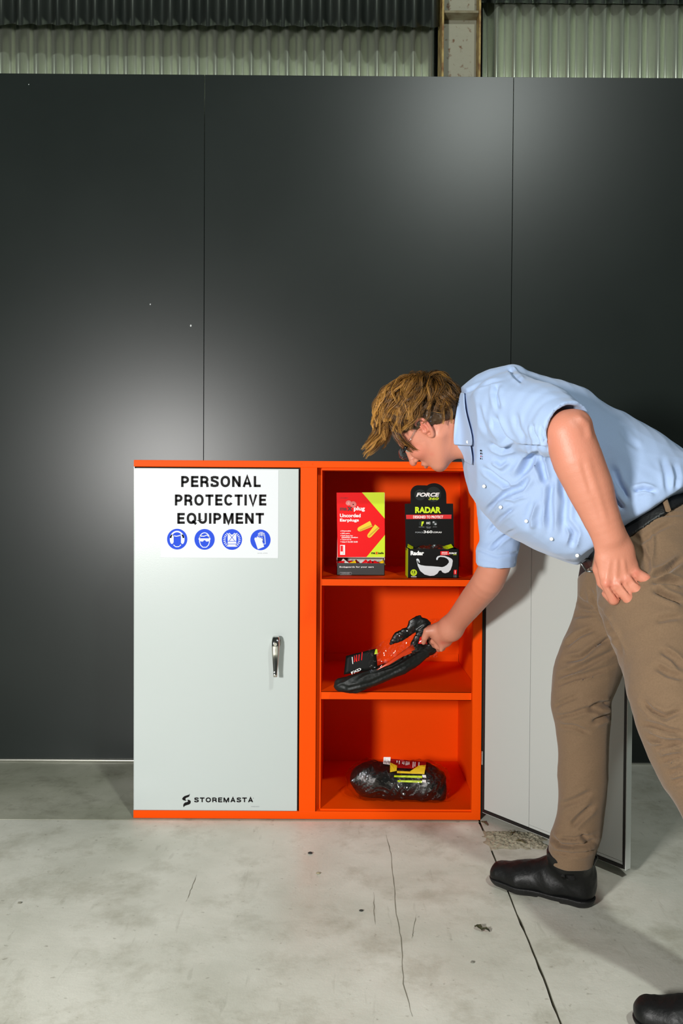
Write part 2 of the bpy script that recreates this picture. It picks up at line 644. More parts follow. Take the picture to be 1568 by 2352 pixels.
COL.objects.link(clad)
clad['kind'] = 'structure'
PIT = .0815
xcl = P(958, 100, YC).x
xcr = P(1108, 100, YC).x
nl = 40
corrugated('corrugated_sheet', xcl-PIT*nl, xcl, YC, 1.9, 3.9, PIT, PITCHAMP, GALV, clad)
corrugated('corrugated_sheet', xcr, xcr+PIT*36, YC, 1.9, 3.9, PIT, PITCHAMP, GALV, clad)
# upper weathered sheet lapping over the lower one, scalloped bottom edge
zl = P(400, 58, YC-.17).z
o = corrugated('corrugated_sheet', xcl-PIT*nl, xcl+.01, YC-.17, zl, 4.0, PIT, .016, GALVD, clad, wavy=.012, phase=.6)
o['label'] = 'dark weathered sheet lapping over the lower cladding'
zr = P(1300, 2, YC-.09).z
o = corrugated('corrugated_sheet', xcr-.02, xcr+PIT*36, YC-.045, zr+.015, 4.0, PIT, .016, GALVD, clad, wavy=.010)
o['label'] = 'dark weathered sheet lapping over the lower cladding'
# return of the cladding beside the post; dark steel paints in its recess shade
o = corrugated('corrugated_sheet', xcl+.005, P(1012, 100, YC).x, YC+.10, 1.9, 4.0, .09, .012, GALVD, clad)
o['label'] = 'set-back sheet beside the steel post, recess shade painted into its dark colour'
back = box('wall_shed', -6, 6, 1.62, 1.66, 0, 4.2, mat('dark_shed', (26, 30, 26), rough=.8), None, bev=0)
back['kind'] = 'structure'

RUST = mat('painted_steel_with_rust', (146, 144, 118), rough=.6, rgb2=(110, 96, 66), noise=.3, nscale=16, bump=.3, bscale=50)
RUSTW = mat('pale_paint_with_rust', (150, 149, 130), rough=.6, rgb2=(104, 74, 46), noise=.10, nshift=.14, nscale=34, bump=.3, bscale=50)
RUSTE = mat('ochre_primed_steel', (182, 160, 96), rough=.6, rgb2=(120, 84, 44), noise=.3, nscale=30, bump=.3, bscale=50)
post = bpy.data.objects.new('trim_1', None)
COL.objects.link(post)
post['kind'] = 'structure'
post['label'] = 'rust-spotted steel column standing between the corrugated sheets'
Yp = 1.02
xa, xb = P(1016, 100, Yp).x, P(1104, 100, Yp).x
box('flange', xa-.003, xa+.006, Yp, Yp+.16, 0, 4.0, RUSTE, post)
box('flange', xb-.009, xb, Yp, Yp+.16, 0, 4.0, RUSTE, post)
box('column_web', xa+.006, xb-.009, Yp+.07, Yp+.08, 0, 4.0, RUSTW, post)
zc = P(1060, 24, Yp).z
box('stiffener_plate', xa+.006, xb-.009, Yp+.01, Yp+.07, zc-.004, zc+.006, RUST, post)

# ================================================================== little things on the floor
def pebble(px, py, r, rgb, name, label, cat, flatness=.5, group=None):
    bm = bmesh.new()
    bmesh.ops.create_icosphere(bm, subdivisions=2, radius=r)
    for v in bm.verts:
        v.co.x *= 1.3*(1+.2*rj.uniform(-1, 1))
        v.co.y *= 1+.2*rj.uniform(-1, 1)
        v.co.z = v.co.z*flatness+r*flatness
    g = G(px, py)
    o = bm_obj(name, bm, mat(name+'_m', rgb, rough=.8, bump=.4, bscale=200), None, smooth=True)
    o.location = (g.x, g.y, 0.0)
    o['label'] = label
    o['category'] = cat
    if group:
        o['group'] = group
pebble(712, 1961, .0055, (36, 34, 32), 'pebble', 'small black stone on the concrete below the cabinet divider', 'stone')
pebble(731, 2007, .0045, (150, 140, 112), 'pebble', 'small tan stone on the concrete below the black one', 'stone')
pebble(829, 2093, .0040, (44, 44, 40), 'pebble', 'tiny dark stone on the concrete in the middle foreground', 'stone')
pebble(1085, 2211, .0035, (110, 108, 98), 'pebble', 'tiny grey stone nearest the floor joint in the foreground', 'stone')
pebble(45, 2075, .0040, (120, 118, 105), 'pebble', 'tiny grey stone on the floor at the far left', 'stone')
# dried leaf fragment
g = G(1105, 2138)
bm = bmesh.new()
lm = mat('dry_leaf', (70, 68, 34), rough=.8, rgb2=(30, 30, 20), noise=.3, nscale=60)
def leaf(bm, ox, oy, ln, wd, ang, lift):
    L = []
    for i in range(7):
        t = i/6
        wv = wd*math.sin(math.pi*t)**.8+.0005
        x, z = ln*(t-.5), lift*math.sin(math.pi*t)+.001
        r = []
        for s in (-1, 0, 1):
            xx, yy = x, s*wv
            r.append(bm.verts.new((ox+xx*math.cos(ang)-yy*math.sin(ang), oy+xx*math.sin(ang)+yy*math.cos(ang),
                                   z+(.004 if s else 0)*(1 if i % 2 else .6))))
        L.append(r)
    for a, b in zip(L[:-1], L[1:]):
        for k in (0, 1):
            bm.faces.new((a[k], a[k+1], b[k+1], b[k]))
leaf(bm, -.006, .004, .026, .007, 2.2, .006)
leaf(bm, .010, -.004, .020, .004, -.5, .004)
o = bm_obj('dried_leaf', bm, lm)
o.location = (g.x, g.y, .0005)
o['label'] = 'small curled dry leaf on the concrete in front of the black boot'
o['category'] = 'leaf'
mod = o.modifiers.new('s', 'SOLIDIFY')
mod.thickness = .0008
# twigs lying on the broken patch
for k, (px, py, a, s_) in enumerate(((1178, 1919, .9, 1), (1196, 1938, 2.4, .8), (1113, 1893, 1.9, .9))):
    g = G(px, py)
    bm = bmesh.new()
    tube(bm, [(-.02*s_, 0, .003), (-.005, .003, .006), (.008, -.002, .006), (.02*s_, .004, .003)], [.0012, .0018, .0015, .0008], seg=6)
    tube(bm, [(-.002, .002, .005), (.004, .010, .008), (.006, .017, .006)], [.0012, .001, .0006], seg=5)
    o = bm_obj('twig', bm, mat('twig_m', (84, 76, 44), rough=.8))
    o.location = (g.x, g.y, .004 if k < 2 else .0)
    o.rotation_euler.z = a
    o['label'] = ('forked dry twig on the crumbled mortar, left one', 'short dry twig on the crumbled mortar, right one',
                  'dry twig in the floor joint at the cabinet foot')[k]
    o['category'] = 'twig'

# ================================================================== the cabinet
cab = thing('storage_cabinet', 'two-door orange and grey steel cabinet standing on the concrete against the black wall', 'cabinet')
Xl, Xr = P(306, 1878, 0).x, P(1103, 1878, 0).x
Ht = P(500, 1057.5, 0).z
DB = .53                      # depth
def X(px, Y=0, py=1470):
    return P(px, py, Y).x
def Z(py, Y=0, px=784):
    return P(px, py, Y).z
zb = .0245                    # bottom rail top
zt = Z(1073.5, 0, 600)
t = .0015
# carcass
box('back_panel', Xl+.001, Xr-.001, DB-.0015, DB, .001, Ht-.001, ORANGE, cab, bev=0)
box('side_panel', Xl, Xl+.0016, .004, DB, 0, Ht-.002, GREY, cab, bev=0)
box('side_panel', Xr-.0016, Xr, .001, DB, .001, Ht-.002, ORANGE, cab, bev=0)
box('top_panel', Xl, Xr, 0, DB, zt, Ht, ORANGE, cab, bev=.002)
box('bottom_rail', Xl, Xr, 0, .03, 0, zb, ORANGE, cab, bev=.0012)
box('bottom_panel', Xl+.002, Xr-.002, .03, DB-.002, .016, .0235, ORANGE, cab, bev=0)
xd0, xd1, xd2 = X(687), X(727), X(737)
bm = bmesh.new()
add_box(bm, xd0, xd1, 0, .004, zb, zt)
add_box(bm, xd0, xd0+.0015, .0, .03, zb, zt)
add_box(bm, xd1-.0015, xd1, .0, .030, zb, zt)
add_box(bm, xd1, xd2, .026, .0275, zb, zt)
add_box(bm, xd2-.0015, xd2, .0275, DB-.002, zb, zt)
bm_obj('centre_divider', bm, ORANGE, cab)
# right compartment lips
xr0 = X(1086)
bm = bmesh.new()
add_box(bm, xr0, Xr, 0, .003, zb, zt)
add_box(bm, xr0, xr0+.0015, .003, .022, zb, zt)
bm_obj('door_jamb', bm, ORANGE, cab)
zl2 = Z(1081.5)
bm = bmesh.new()
add_box(bm, xd2, xr0, .012, .0135, zl2, zt)
add_box(bm, xd2, xr0, .012, .05, zl2, zl2+.0015)
bm_obj('header_lip', bm, ORANGE, cab)
# rear corner return flange, right
xf = P(1074, 1200, .34).x
bm = bmesh.new()
add_box(bm, xf, Xr-.002, .33, .3315, zl2, zt)
add_box(bm, Xr-.010, Xr-.0085, .02, .03, zb, zt)
bm_obj('corner_angle', bm, ORANGE, cab)
# screws on the top edge
for px, py in ((692, 1066), (717.5, 1066)):
    p = P(px, py, 0)
    bm = bmesh.new()
    bmesh.ops.create_cone(bm, segments=12, radius1=.0022, radius2=.0016, depth=.0012, cap_ends=True, matrix=Matrix.Translation((p.x, -.0006, p.z)) @ Matrix.Rotation(math.pi/2, 4, 'X'))
    bm_obj('screw', bm, ORANGE, cab)
# shelves
def shelf(pyt, pyb):
    zt_, zb_ = Z(pyt, .004), Z(pyb, .004)
    x0, x1_ = xd2+.001, xr0-.001
    bm = bmesh.new()
    add_box(bm, x0, x1_, .016, .0175, zb_, zt_)
    add_box(bm, x0, Xr-.003, .016, DB-.004, zt_-.0015, zt_)
    add_box(bm, x0, x1_, .016, .03, zb_, zb_+.0012)
    add_box(bm, x0, Xr-.003, DB-.0055, DB-.004, zt_-.0015, zt_+.028)
    return zt_, bm_obj('shelf', bm, ORANGE, cab)
zs1, _ = shelf(1330, 1347)
zs2, _ = shelf(1590.5, 1609)
ts = box('bottom_lip', xd2, xr0, .010, .0115, zb, .0295, ORANGE, cab, bev=0)

# closed left door
xdl, xdr = X(308), X(684)
zd0, zd1 = Z(1861.5, 0, 500), Z(1076, 0, 500)
door = box('door', xdl, xdr, -.002, .018, zd0, zd1, GREY, cab, bev=.0022, label='closed light grey door with a chrome handle')
box('door_gap', xdl+.003, xdr+.0035, .012, .02, zd0-.002, zd1+.002, SHADOWGAP, cab, bev=0)  # dark strip behind the door edge, shade of the gap put into its colour
# handle
def handle(parent, px, py, yy, out=-1, M=None):
    p = P(px, py, yy)
    bm = bmesh.new()
    # escutcheon
    for i, (r, a, b) in enumerate(((.0165, 0, .004), (.0135, .004, .010), (.0095, .010, .021))):
        bmesh.ops.create_cone(bm, segments=28, radius1=r, radius2=r*.9, depth=b-a, cap_ends=True,
                              matrix=Matrix.Translation((0, -(a+b)/2, 0)) @ Matrix.Diagonal((.92, 1, 1.25, 1)) @ Matrix.Rotation(math.pi/2, 4, 'X'))
    b2 = bmesh.new()
    secs = [(.024, .022, .0080, .003), (.020, .026, .0112, .007), (.008, .031, .0125, .0085), (-.006, .033, .0125, .0085), (-.018, .033, .0120, .007),
            (-.035, .034, .0108, .0055), (-.06, .037, .0086, .0045), (-.083, .040, .0066, .0038), (-.089, .041, .0062, .0034), (-.091, .041, .0066, .0048), (-.101, .042, .0062, .0045)]
    rings = []
    for z, y, hw, ht in secs:
        rings.append([b2.verts.new((hw*math.copysign(abs(math.cos(a))**.6, math.cos(a)), -y+ht*math.copysign(abs(math.sin(a))**.8, math.sin(a)), z)) for a in [2*math.pi*k/20 for k in range(20)]])
    for a, b in zip(rings[:-1], rings[1:]):
        for k in range(20):
            f = b2.faces.new((a[k], a[(k+1) % 20], b[(k+1) % 20], b[k]))
            f.smooth = True
    b2.faces.new(rings[0])
    b2.faces.new(rings[-1][::-1])
    bmesh.ops.recalc_face_normals(b2, faces=b2.faces)
    for bb in (bm, b2):
        for v in bb.verts:
            v.co += Vector((p.x, yy, p.z))
    # lock barrel
    b3 = bmesh.new()
    bmesh.ops.create_cone(b3, segments=20, radius1=.0058, radius2=.0052, depth=.004, cap_ends=True,
                          matrix=Matrix.Translation((p.x, yy-.0445, p.z+.001)) @ Matrix.Rotation(math.pi/2, 4, 'X'))
    bm_obj('handle_base', bm, CHROME, parent, smooth=False)
    bm_obj('handle', b2, CHROME, parent, label='chrome lever handle with a key lock')
    bm_obj('key_lock', b3, CHROME, parent)
handle(door, 634.5, 1475, -.002)
# maker's mark on the door: S-shaped device and lettering
fl = plane_flat(-.0022, 380, 1780, 1568/380)
def sleaf(pts):
    fl.poly(pts, INK, 1)
sleaf([(229, 174), (224, 186), (204, 192), (180, 200), (163, 214), (157, 228), (166, 238), (182, 243), (198, 244), (190, 234), (188, 226), (196, 216), (214, 210), (225, 202), (229, 188)])
sleaf([(171, 306), (167, 290), (172, 272), (186, 260), (206, 256), (213, 248), (206, 236), (218, 234), (232, 240), (240, 252), (236, 270), (222, 280), (200, 286), (184, 292)])
fl.sign('STOREMASTA', 272, 214, 830, 258, INK, 1, sw=.2, gap=.16)
fl.line([(833, 216), (831, 222)], 4, INK, 1)
fl.text('PPE450', 812, 295, 888, 305, INKG, 1)
fl.make('logo', door, label='black maker lettering with an S-shaped device')

# open right door: leaf swung out towards the camera
th_h = P(1110, 1865, -.012)
hinge = Vector((Xr+.004, -.004, 0))
end = G(1437, 2000, zd0)
dd = Vector((end.x-hinge.x, end.y-hinge.y, 0))
DWID = dd.length
dd.normalize()
nn = Vector((-dd.y, dd.x, 0))       # one side of the leaf
if nn.dot(Vector((0, -1, 0))) < 0:
    nn = -nn                        # inner face looks towards the camera (-Y side)
MD = Matrix(((dd.x, nn.x, 0, hinge.x), (dd.y, nn.y, 0, hinge.y), (0, 0, 1, 0), (0, 0, 0, 1)))
# local: x along leaf, y towards the inside face, z up
GREYI = mat('pale_grey_inner_coat', (184, 188, 184), rough=.42, bump=.04, bscale=400)
bm = bmesh.new()
add_box(bm, 0, DWID, -.020, -.0185, zd0, zd1, M=MD)
add_box(bm, 0, .0015, -.0185, -.001, zd0, zd1, M=MD)
add_box(bm, DWID-.0025, DWID, -.0185, .001, zd0, zd1, M=MD)
add_box(bm, 0, DWID, -.0185, -.001, zd0, zd0+.0015, M=MD)
add_box(bm, 0, DWID, -.0185, -.001, zd1-.0015, zd1, M=MD)
bmesh.ops.recalc_face_normals(bm, faces=bm.faces)
od = bm_obj('door', bm, GREYI, cab, label='open right door swung out, pale grey inside')
# inner pan with two vertical halves
xm = DWID*.36
bm = bmesh.new()
add_box(bm, .008, xm-.0007, -.018, -.001, zd0+.012, zd1-.012, M=MD, bev=.001)
bm_obj('inner_panel', bm, GREYI, od)
bm = bmesh.new()
add_box(bm, xm+.0007, DWID-.012, -.018, -.001, zd0+.020, zd1-.012, M=MD, bev=.001)
bm_obj('inner_panel', bm, GREYI, od)
bm = bmesh.new()
add_box(bm, xm+.0007, DWID-.012, -.018, -.0016, zd0+.012, zd0+.0193, M=MD)
bm_obj('inner_panel', bm, GREYI, od)
bm = bmesh.new()
for a in ((0.0015, .0075, zd0+.002, zd1-.002), (DWID-.0105, DWID-.003, zd0+.002, zd1-.002)):
    add_box(bm, a[0], a[1], -.018, .0005, a[2], a[3], M=MD)
add_box(bm, .0085, DWID-.0115, -.018, .0005, zd0+.0018, zd0+.011, M=MD)
add_box(bm, .0085, DWID-.0115, -.018, .0005, zd1-.011, zd1-.0018, M=MD)
bm_obj('door_seal', bm, BLACKR, od, label='black rubber seal round the door edge')
# hinge strip between jamb and door
bm = bmesh.new()
add_box(bm, Xr+.0005, Xr+.012, .003, .012, zd0, zd1)
tube(bm, [(Xr+.0075, -.0005, zd0+.01), (Xr+.0075, -.0005, zd1-.01)], .0032, seg=10)
bm_obj('piano_hinge', bm, mat('dark_hinge_steel', (22, 32, 28), rough=.35, metal=.4), cab)
for py in (1740, 1180):
    p = P(1104, py, -.004)
    box('hinge_knuckle', Xr+.001, Xr+.005, -.009, -.004, p.z-.022, p.z+.022, CHROME, cab, bev=.001)
setloc(cab, ((Xl+Xr)/2, DB/2, 0))

# ================================================================== the sign on the closed door
sign = thing('safety_sign', 'white protective equipment sticker with four blue symbols on the closed grey door', 'sign')
YS = -.0030
sc3 = 1568/450
fs = plane_flat(-.0024, 290, 1040, sc3, eps=.0002)
a, b = P(369, 1078, YS), P(638.5, 1282, YS)
bm = bmesh.new()
vs = add_box(bm, a.x, b.x, -.0030, -.0021, b.z, a.z)
for v in vs:
    v.co.z -= (v.co.x-a.x)*.0
bm_obj('sheet', bm, WHITEV, sign)
fs = plane_flat(-.0031, 290, 1040, sc3, eps=.00025)
fs.sign('PERSONAL', 438, 186, 1075, 274, INK, 1)
fs.make('lettering', sign)
fs = plane_flat(-.0031, 290, 1040, sc3, eps=.00025)
fs.sign('PROTECTIVE', 388, 334, 1120, 422, INK, 1)
fs.make('lettering', sign)
fs = plane_flat(-.0031, 290, 1040, sc3, eps=.00025)
fs.sign('EQUIPMENT', 407, 482, 1101, 568, INK, 1)
fs.make('lettering', sign)
fs = plane_flat(-.0031, 290, 1040, sc3, eps=.00025)
fs.text('SMS-PPE', 1050, 800, 1130, 808, INKG, 1)
fs.make('lettering', sign)
def arc(cx, cy, r, a0, a1, n=18, ry=None):
    ry = ry or r
    return [(cx+r*math.cos(math.radians(a0+(a1-a0)*i/n)), cy+ry*math.sin(math.radians(a0+(a1-a0)*i/n))) for i in range(n+1)]
def pict(cx, cy, label):
    f = plane_flat(-.0031, 290, 1040, sc3, eps=.00025)
    f.ell(cx, cy, 81, 83, BLUE, 1, n=48)
    return f
W_ = WHITEV
f = pict(407, 691, '')
f.line(arc(406, 690, 52, 188, 352, ry=60), 12, W_, 2)
f.ell(365, 692, 17, 38, W_, 2)
f.ell(449, 692, 17, 38, W_, 2)
f.line([(382, 664), (400, 668), (425, 663), (440, 656), (444, 672)], 7, W_, 3)
f.line([(378, 736), (386, 745), (398, 752), (416, 752), (428, 745), (437, 735)], 7, W_, 3)
f.poly([(379, 672), (437, 672), (437, 728), (424, 746), (392, 746), (379, 728)], BLUE, 4)
f.make('pictogram', sign, 'ear defenders symbol')
f = pict(626, 693, '')
f.line(arc(626, 690, 40, 195, 345, ry=50), 7, W_, 2)
f.line([(588, 672), (600, 666), (620, 668), (648, 658), (663, 676)], 7, W_, 2)
f.line([(586, 674), (586, 712), (594, 738), (612, 756), (640, 756), (658, 738), (666, 712), (666, 674)], 7, W_, 2)
f.poly([(577, 685), (675, 685), (672, 696), (665, 708), (640, 711), (631, 700), (621, 700), (612, 711), (588, 708), (580, 696)], W_, 3)
f.make('pictogram', sign, 'safety glasses symbol')
f = pict(845, 694, '')
f.poly([(815, 646), (826, 640), (836, 652), (845, 656), (854, 652), (864, 640), (876, 646), (880, 670), (880, 752), (811, 752), (811, 670)], W_, 2)
f.line([(820, 646), (868, 706)], 4, BLUE, 3)
f.line([(870, 646), (822, 706)], 4, BLUE, 3)
for y in (709, 730):
    f.line([(811, y), (880, y)], 4, BLUE, 3)
for sx in (-1, 1):
    for i in range(9):
        an = math.radians(-52+13*i)
        r0, r1 = 51, 69
        f.line([(845+sx*r0*math.cos(an), 696+r0*math.sin(an)), (845+sx*r1*math.cos(an), 696+r1*math.sin(an))], 6, W_, 2)
f.make('pictogram', sign, 'high visibility vest symbol')
f = pict(1073, 697, '')
f.poly([(1024, 690), (1030, 676), (1040, 682), (1048, 666), (1056, 680), (1062, 668), (1068, 684), (1076, 674), (1080, 690), (1090, 680), (1094, 690), (1086, 704), (1103, 752), (1052, 772)], W_, 2)
for x0 in (1056, 1068, 1082, 1094):
    f.line([(x0, 668), (x0+1, 634 if 1060 < x0 < 1090 else 642), (x0+9, 634 if 1060 < x0 < 1090 else 642), (x0+10, 664)], 4, W_, 2)
f.line([(1106, 655), (1110, 700), (1112, 730), (1096, 730)], 6, W_, 2)
f.line([(1084, 676), (1092, 690), (1094, 712), (1088, 676)], 4, W_, 3)
f.make('pictogram', sign, 'gloves symbol')
setloc(sign, ((a.x+b.x)/2, YS, b.z))
# ================================================================== things on the top shelf
sc4 = 1568/380
def onshelf(px, py, z):
    return G(px, py, z)
# --- earplug dispenser box
g = onshelf(828, 1322, zs1)
YE = g.y
ear = thing('earplug_box', 'tall red and lime earplug dispenser box on the top shelf', 'box')
e0, e1 = P(773.5, 1250, YE).x, P(883.5, 1250, YE).x
zt0 = zs1+.001
ztray = P(828, 1293.5, YE).z
ztop = P(828, 1131.5, YE).z
DP = .10
bm = bmesh.new()
add_box(bm, e0, e1, YE, YE+.0015, zt0, ztray)
add_box(bm, e0, e0+.0015, YE, YE+DP, zt0, ztray+.01)
add_box(bm, e1-.0015, e1, YE, YE+DP, zt0, ztray+.01)
add_box(bm, e0, e1, YE, YE+DP, zt0, zt0+.0015)
bm_obj('tray', bm, CARDG, ear, label='charcoal lower tray')
zcard = P(828, 1280.5, YE+.006).z
bm = bmesh.new()
add_box(bm, e0+.001, e1-.001, YE+.004, YE+DP, zcard, ztop-.001)
add_box(bm, e0+.002, e1-.002, YE+DP-.0015, YE+DP, zt0+.002, zcard)
add_box(bm, e0+.0001, e0+.0012, YE+.003, YE+.05, ztray, zcard)
add_box(bm, e1-.0012, e1-.0001, YE+.003, YE+.05, ztray, zcard)
bm_obj('carton', bm, CARDW, ear)
f = plane_flat(YE+.0035, 730, 1070, sc4, eps=.0003)
f.poly([(176, 254), (630, 252), (634, 864), (186, 866)], PRED, 1)
f.poly([(417, 252), (630, 251), (632, 500)], PLIME, 2)
f.poly([(634, 655), (634, 864), (458, 866)], PLIME, 2)
f.make('front_panel', ear, 'red front with lime triangles')
f = plane_flat(YE+.0025, 730, 1070, sc4, eps=.0003)
f.text('max plug', 208, 384, 444, 432, PWHITE, 2, bold=.03)
f.v = []; f.f = []; f.mi = []; f.mats = []
f.text('plug', 340, 384, 444, 434, PWHITE, 2, bold=.03)
f.text('ma', 208, 396, 272, 424, mat('ink_dark_red', (92, 12, 14)), 2, bold=.03)
f.text('x', 276, 388, 326, 426, mat('ink_maroon', (60, 20, 24)), 2, bold=.03)
f.ell(290, 352, 27, 24, mat('disc_grey_pink', (214, 120, 116)), 1)
f.ell(334, 366, 30, 30, mat('disc_grey_pink', (206, 104, 100)), 2)
f.ell(290, 352, 8, 8, mat('disc_light', (224, 160, 150)), 3)
f.ell(334, 366, 6, 6, INK, 3)
f.text('HEARING', 212, 298, 284, 310, PRED2, 2)
f.make('lettering', ear)
f = plane_flat(YE+.0025, 730, 1070, sc4, eps=.0003)
f.text('Uncorded', 208, 454, 404, 488, PWHITE, 2, bold=.03)
f.text('Earplugs', 208, 500, 387, 536, PWHITE, 2, bold=.03)
f.make('lettering', ear)
f = plane_flat(YE+.0025, 730, 1070, sc4, eps=.0003)
for i, (s_, x1_) in enumerate((('Disposable', 312), ('200 pairs', 300), ('Soft foam for', 332), ('maximum comfort', 378), ('Tapered fit', 316), ('Class 5 SLC80 26dB', 376))):
    yy = (611, 634, 655, 671, 692, 713)[i]
    f.text(s_, 224, yy, x1_, yy+14, PWHITE, 2, bold=.02)
    if i != 3:
        f.ell(216, yy+7, 3.5, 3.5, PWHITE, 2, n=8)
f.make('lettering', ear)
f = plane_flat(YE+.0025, 730, 1070, sc4, eps=.0003)
f.rect(210, 750, 256, 843, PWHITE, 2)
f.rect(214, 756, 236, 812, PRED, 3)
for i in range(6):
    f.line([(238, 762+13*i), (246, 766+13*i)], 4, PRED, 3)
    f.text('XT', 217, 815+4*i, 240, 817+4*i, INKG, 4)
f.make('certification_mark', ear)
f = plane_flat(YE+.0025, 730, 1070, sc4, eps=.0003)
f.text('ma', 504, 820, 542, 836, INK, 3, bold=.03)
f.text('x', 544, 816, 566, 838, PRED, 3, bold=.06)
f.text('isafe', 568, 816, 622, 836, INK, 3, bold=.03)
f.make('lettering', ear)
f = plane_flat(YE+.0022, 730, 1070, sc4, eps=.0003)
def bullet(x0, y0, x1_, y1_, r):
    dx, dy = x1_-x0, y1_-y0
    l = math.hypot(dx, dy)
    ux, uy = dx/l, dy/l
    pts = []
    for i in range(9):
        a = math.pi/2+math.pi*i/8
        pts.append((x0+ux*r*.95*math.cos(a)-uy*r*.8*math.sin(a), y0+uy*r*.95*math.cos(a)+ux*r*.8*math.sin(a)))
    pts += [(x1_+uy*r*1.05, y1_-ux*r*1.05), (x1_-uy*r*1.05, y1_+ux*r*1.05)]
    f.poly(pts, PYEL, 3)
    f.line([(x0-uy*r*-.5, y0+ux*r*-.5*-1+ux*r*.1), (x1_-uy*r*.6, y1_+ux*r*.6)], r*.5, PYEL2, 4)
bullet(400, 598, 505, 548, 28)
bullet(490, 658, 562, 572, 26)
f.make('earplug_picture', ear)
f = plane_flat(YE, 730, 1070, sc4, eps=.0004)
f.text('Bodyguards for your ears', 204, 951, 528, 968, PWHITE, 1, bold=.03, space=1.1)
f.make('lettering', ear)
f = plane_flat(YE, 730, 1070, sc4, eps=.0004)
f.line([(208, 1008), (312, 1008), (318, 1014), (316, 1032), (208, 1032), (208, 1008)], 2.5, INKG, 1)
f.text('DISPENSER', 222, 1011, 300, 1028, INKG, 1)
f.make('lettering', ear)
# packets of plugs heaped in the tray slot
pk = [mat('packet_red', (214, 18, 26), rough=.12), mat('packet_white', (232, 224, 220), rough=.12), mat('packet_yellow', (236, 190, 20), rough=.2), mat('packet_dark_red', (120, 16, 22), rough=.15)]
for i in range(11):
    bm = bmesh.new()
    bmesh.ops.create_grid(bm, x_segments=6, y_segments=4, size=.5)
    for v in bm.verts:
        v.co.z = .22*math.cos(v.co.x*math.pi)*math.cos(v.co.y*math.pi)*rj.uniform(.3, 1.2)
    px_ = e0+.012+(e1-e0-.024)*i/10
    M_ = Matrix.Translation((px_, YE+.012+.008*(i % 3), ztray-.006+.004*rj.random())) @ Matrix.Rotation(rj.uniform(-.9, .9), 4, 'Y') @ Matrix.Rotation(1.1+rj.uniform(-.3, .3), 4, 'X') @ Matrix.Diagonal((.026, .020, .02, 1))
    bm.transform(M_)
    o = bm_obj('earplug_packet', bm, pk[(0, 1, 0, 2, 3, 1, 0, 0, 3, 0, 2)[i]], ear, kind=None)
    md = o.modifiers.new('s', 'SOLIDIFY')
    md.thickness = .0006
setloc(ear, ((e0+e1)/2, YE+DP/2, zs1))

# --- eyewear display carton
gl = thing('eyewear_display_box', 'black safety glasses carton with tall double-lobed header card on the top shelf', 'box')
g = onshelf(994, 1328, zs1)
YG = g.y
x0, x1_ = P(936.5, 1290, YG).x, P(1053.5, 1290, YG).x
zg1 = P(994, 1261, YG).z
DG = .10
bm = bmesh.new()
z0 = zs1+.001
for args in ((x0, x1_, YG, YG+.0015, z0, zg1), (x1_-.0015, x1_, YG, YG+DG, z0, zg1), (x0, x1_, YG+DG-.0015, YG+DG, z0, zg1), (x0, x1_, YG, YG+DG, z0, z0+.0015)):
    add_box(bm, *args)
bm_obj('carton', bm, CARDB, gl)
box('side_panel', x0-.0005, x0+.001, YG+.0005, YG+DG, z0, zg1, PLIME, gl, bev=0, label='lime carton side')
# torn flaps at the rim
for (fx, fw, an, mt) in ((x0+.008, .020, .5, 0), (x1_-.030, .030, -.3, 0)):
    bm = bmesh.new()
    add_box(bm, -.5*fw, .5*fw, 0, .035, 0, .001, M=Matrix.Translation((fx, YG+.02, zg1)) @ Matrix.Rotation(an, 4, 'Y') @ Matrix.Rotation(.25, 4, 'X'))
    bm_obj('carton_flap', bm, PLIME, gl)
# clear packets with glasses inside the carton
FILM = film_mat('clear_film', (.96, .96, .96), .10)
def crumple(name, M_, parent, m_, nx=10, ny=8, amp=.15, seed=1):
    r = random.Random(seed)
    bm = bmesh.new()
    bmesh.ops.create_grid(bm, x_segments=nx, y_segments=ny, size=.5)
    for v in bm.verts:
        v.co.z = .35*(1-4*v.co.x**2)*(1-4*v.co.y**2)+amp*r.uniform(-1, 1)
    bm.transform(M_)
    o = bm_obj(name, bm, m_, parent)
    return o
crumple('film_packet', Matrix.Translation(((x0+x1_)/2-.008, YG+.045, zg1-.002)) @ Matrix.Diagonal((.10, .06, .030, 1)), gl, film_mat('cloudy_film', (.8, .82, .82), .25), seed=3)
crumple('film_packet', Matrix.Translation(((x0+x1_)/2+.012, YG+.04, zg1-.002)) @ Matrix.Diagonal((.09, .05, .034, 1)), gl, FILM, seed=5)
# header card
YH = YG+.06
f = plane_flat(YH, 730, 1070, sc4, eps=.0004)
def cpt(a, b):
    p = P(730+a/sc4, 1070+b/sc4, YH)
    return (p.x, p.z)
outline = [cpt(*q) for q in [(832, 800), (822, 360), (878, 357)] + arc(950, 256, 73, 180, 268, 10) + arc(1100, 280, 116, 235, 360, 16) + [(1217, 357), (1280, 358), (1290, 800)]]
bm = bmesh.new()
lo = [bm.verts.new((x, YH, z)) for x, z in outline]
hi = [bm.verts.new((x, YH+.0015, z)) for x, z in outline]
tri = tessellate_polygon([[Vector((x, z, 0)) for x, z in outline]])
for tt in tri:
    bm.faces.new([lo[i] for i in tt])
    bm.faces.new([hi[i] for i in tt[::-1]])
for i in range(len(lo)):
    j = (i+1) % len(lo)
    bm.faces.new((lo[i], lo[j], hi[j], hi[i]))
bmesh.ops.recalc_face_normals(bm, faces=bm.faces)
bm_obj('header_card', bm, CARDB, gl)
f.ell(968, 275, 55, 52, CARDD, 1)
f.ell(1095, 270, 72, 72, CARDD, 1)
f.text('FORCE', 930, 254, 1152, 293, PWHITE, 3, bold=.045, shear=.25)
f.text('360', 1046, 298, 1143, 323, PLIME, 3, bold=.03, shear=.15)
f.make('emblem', gl)
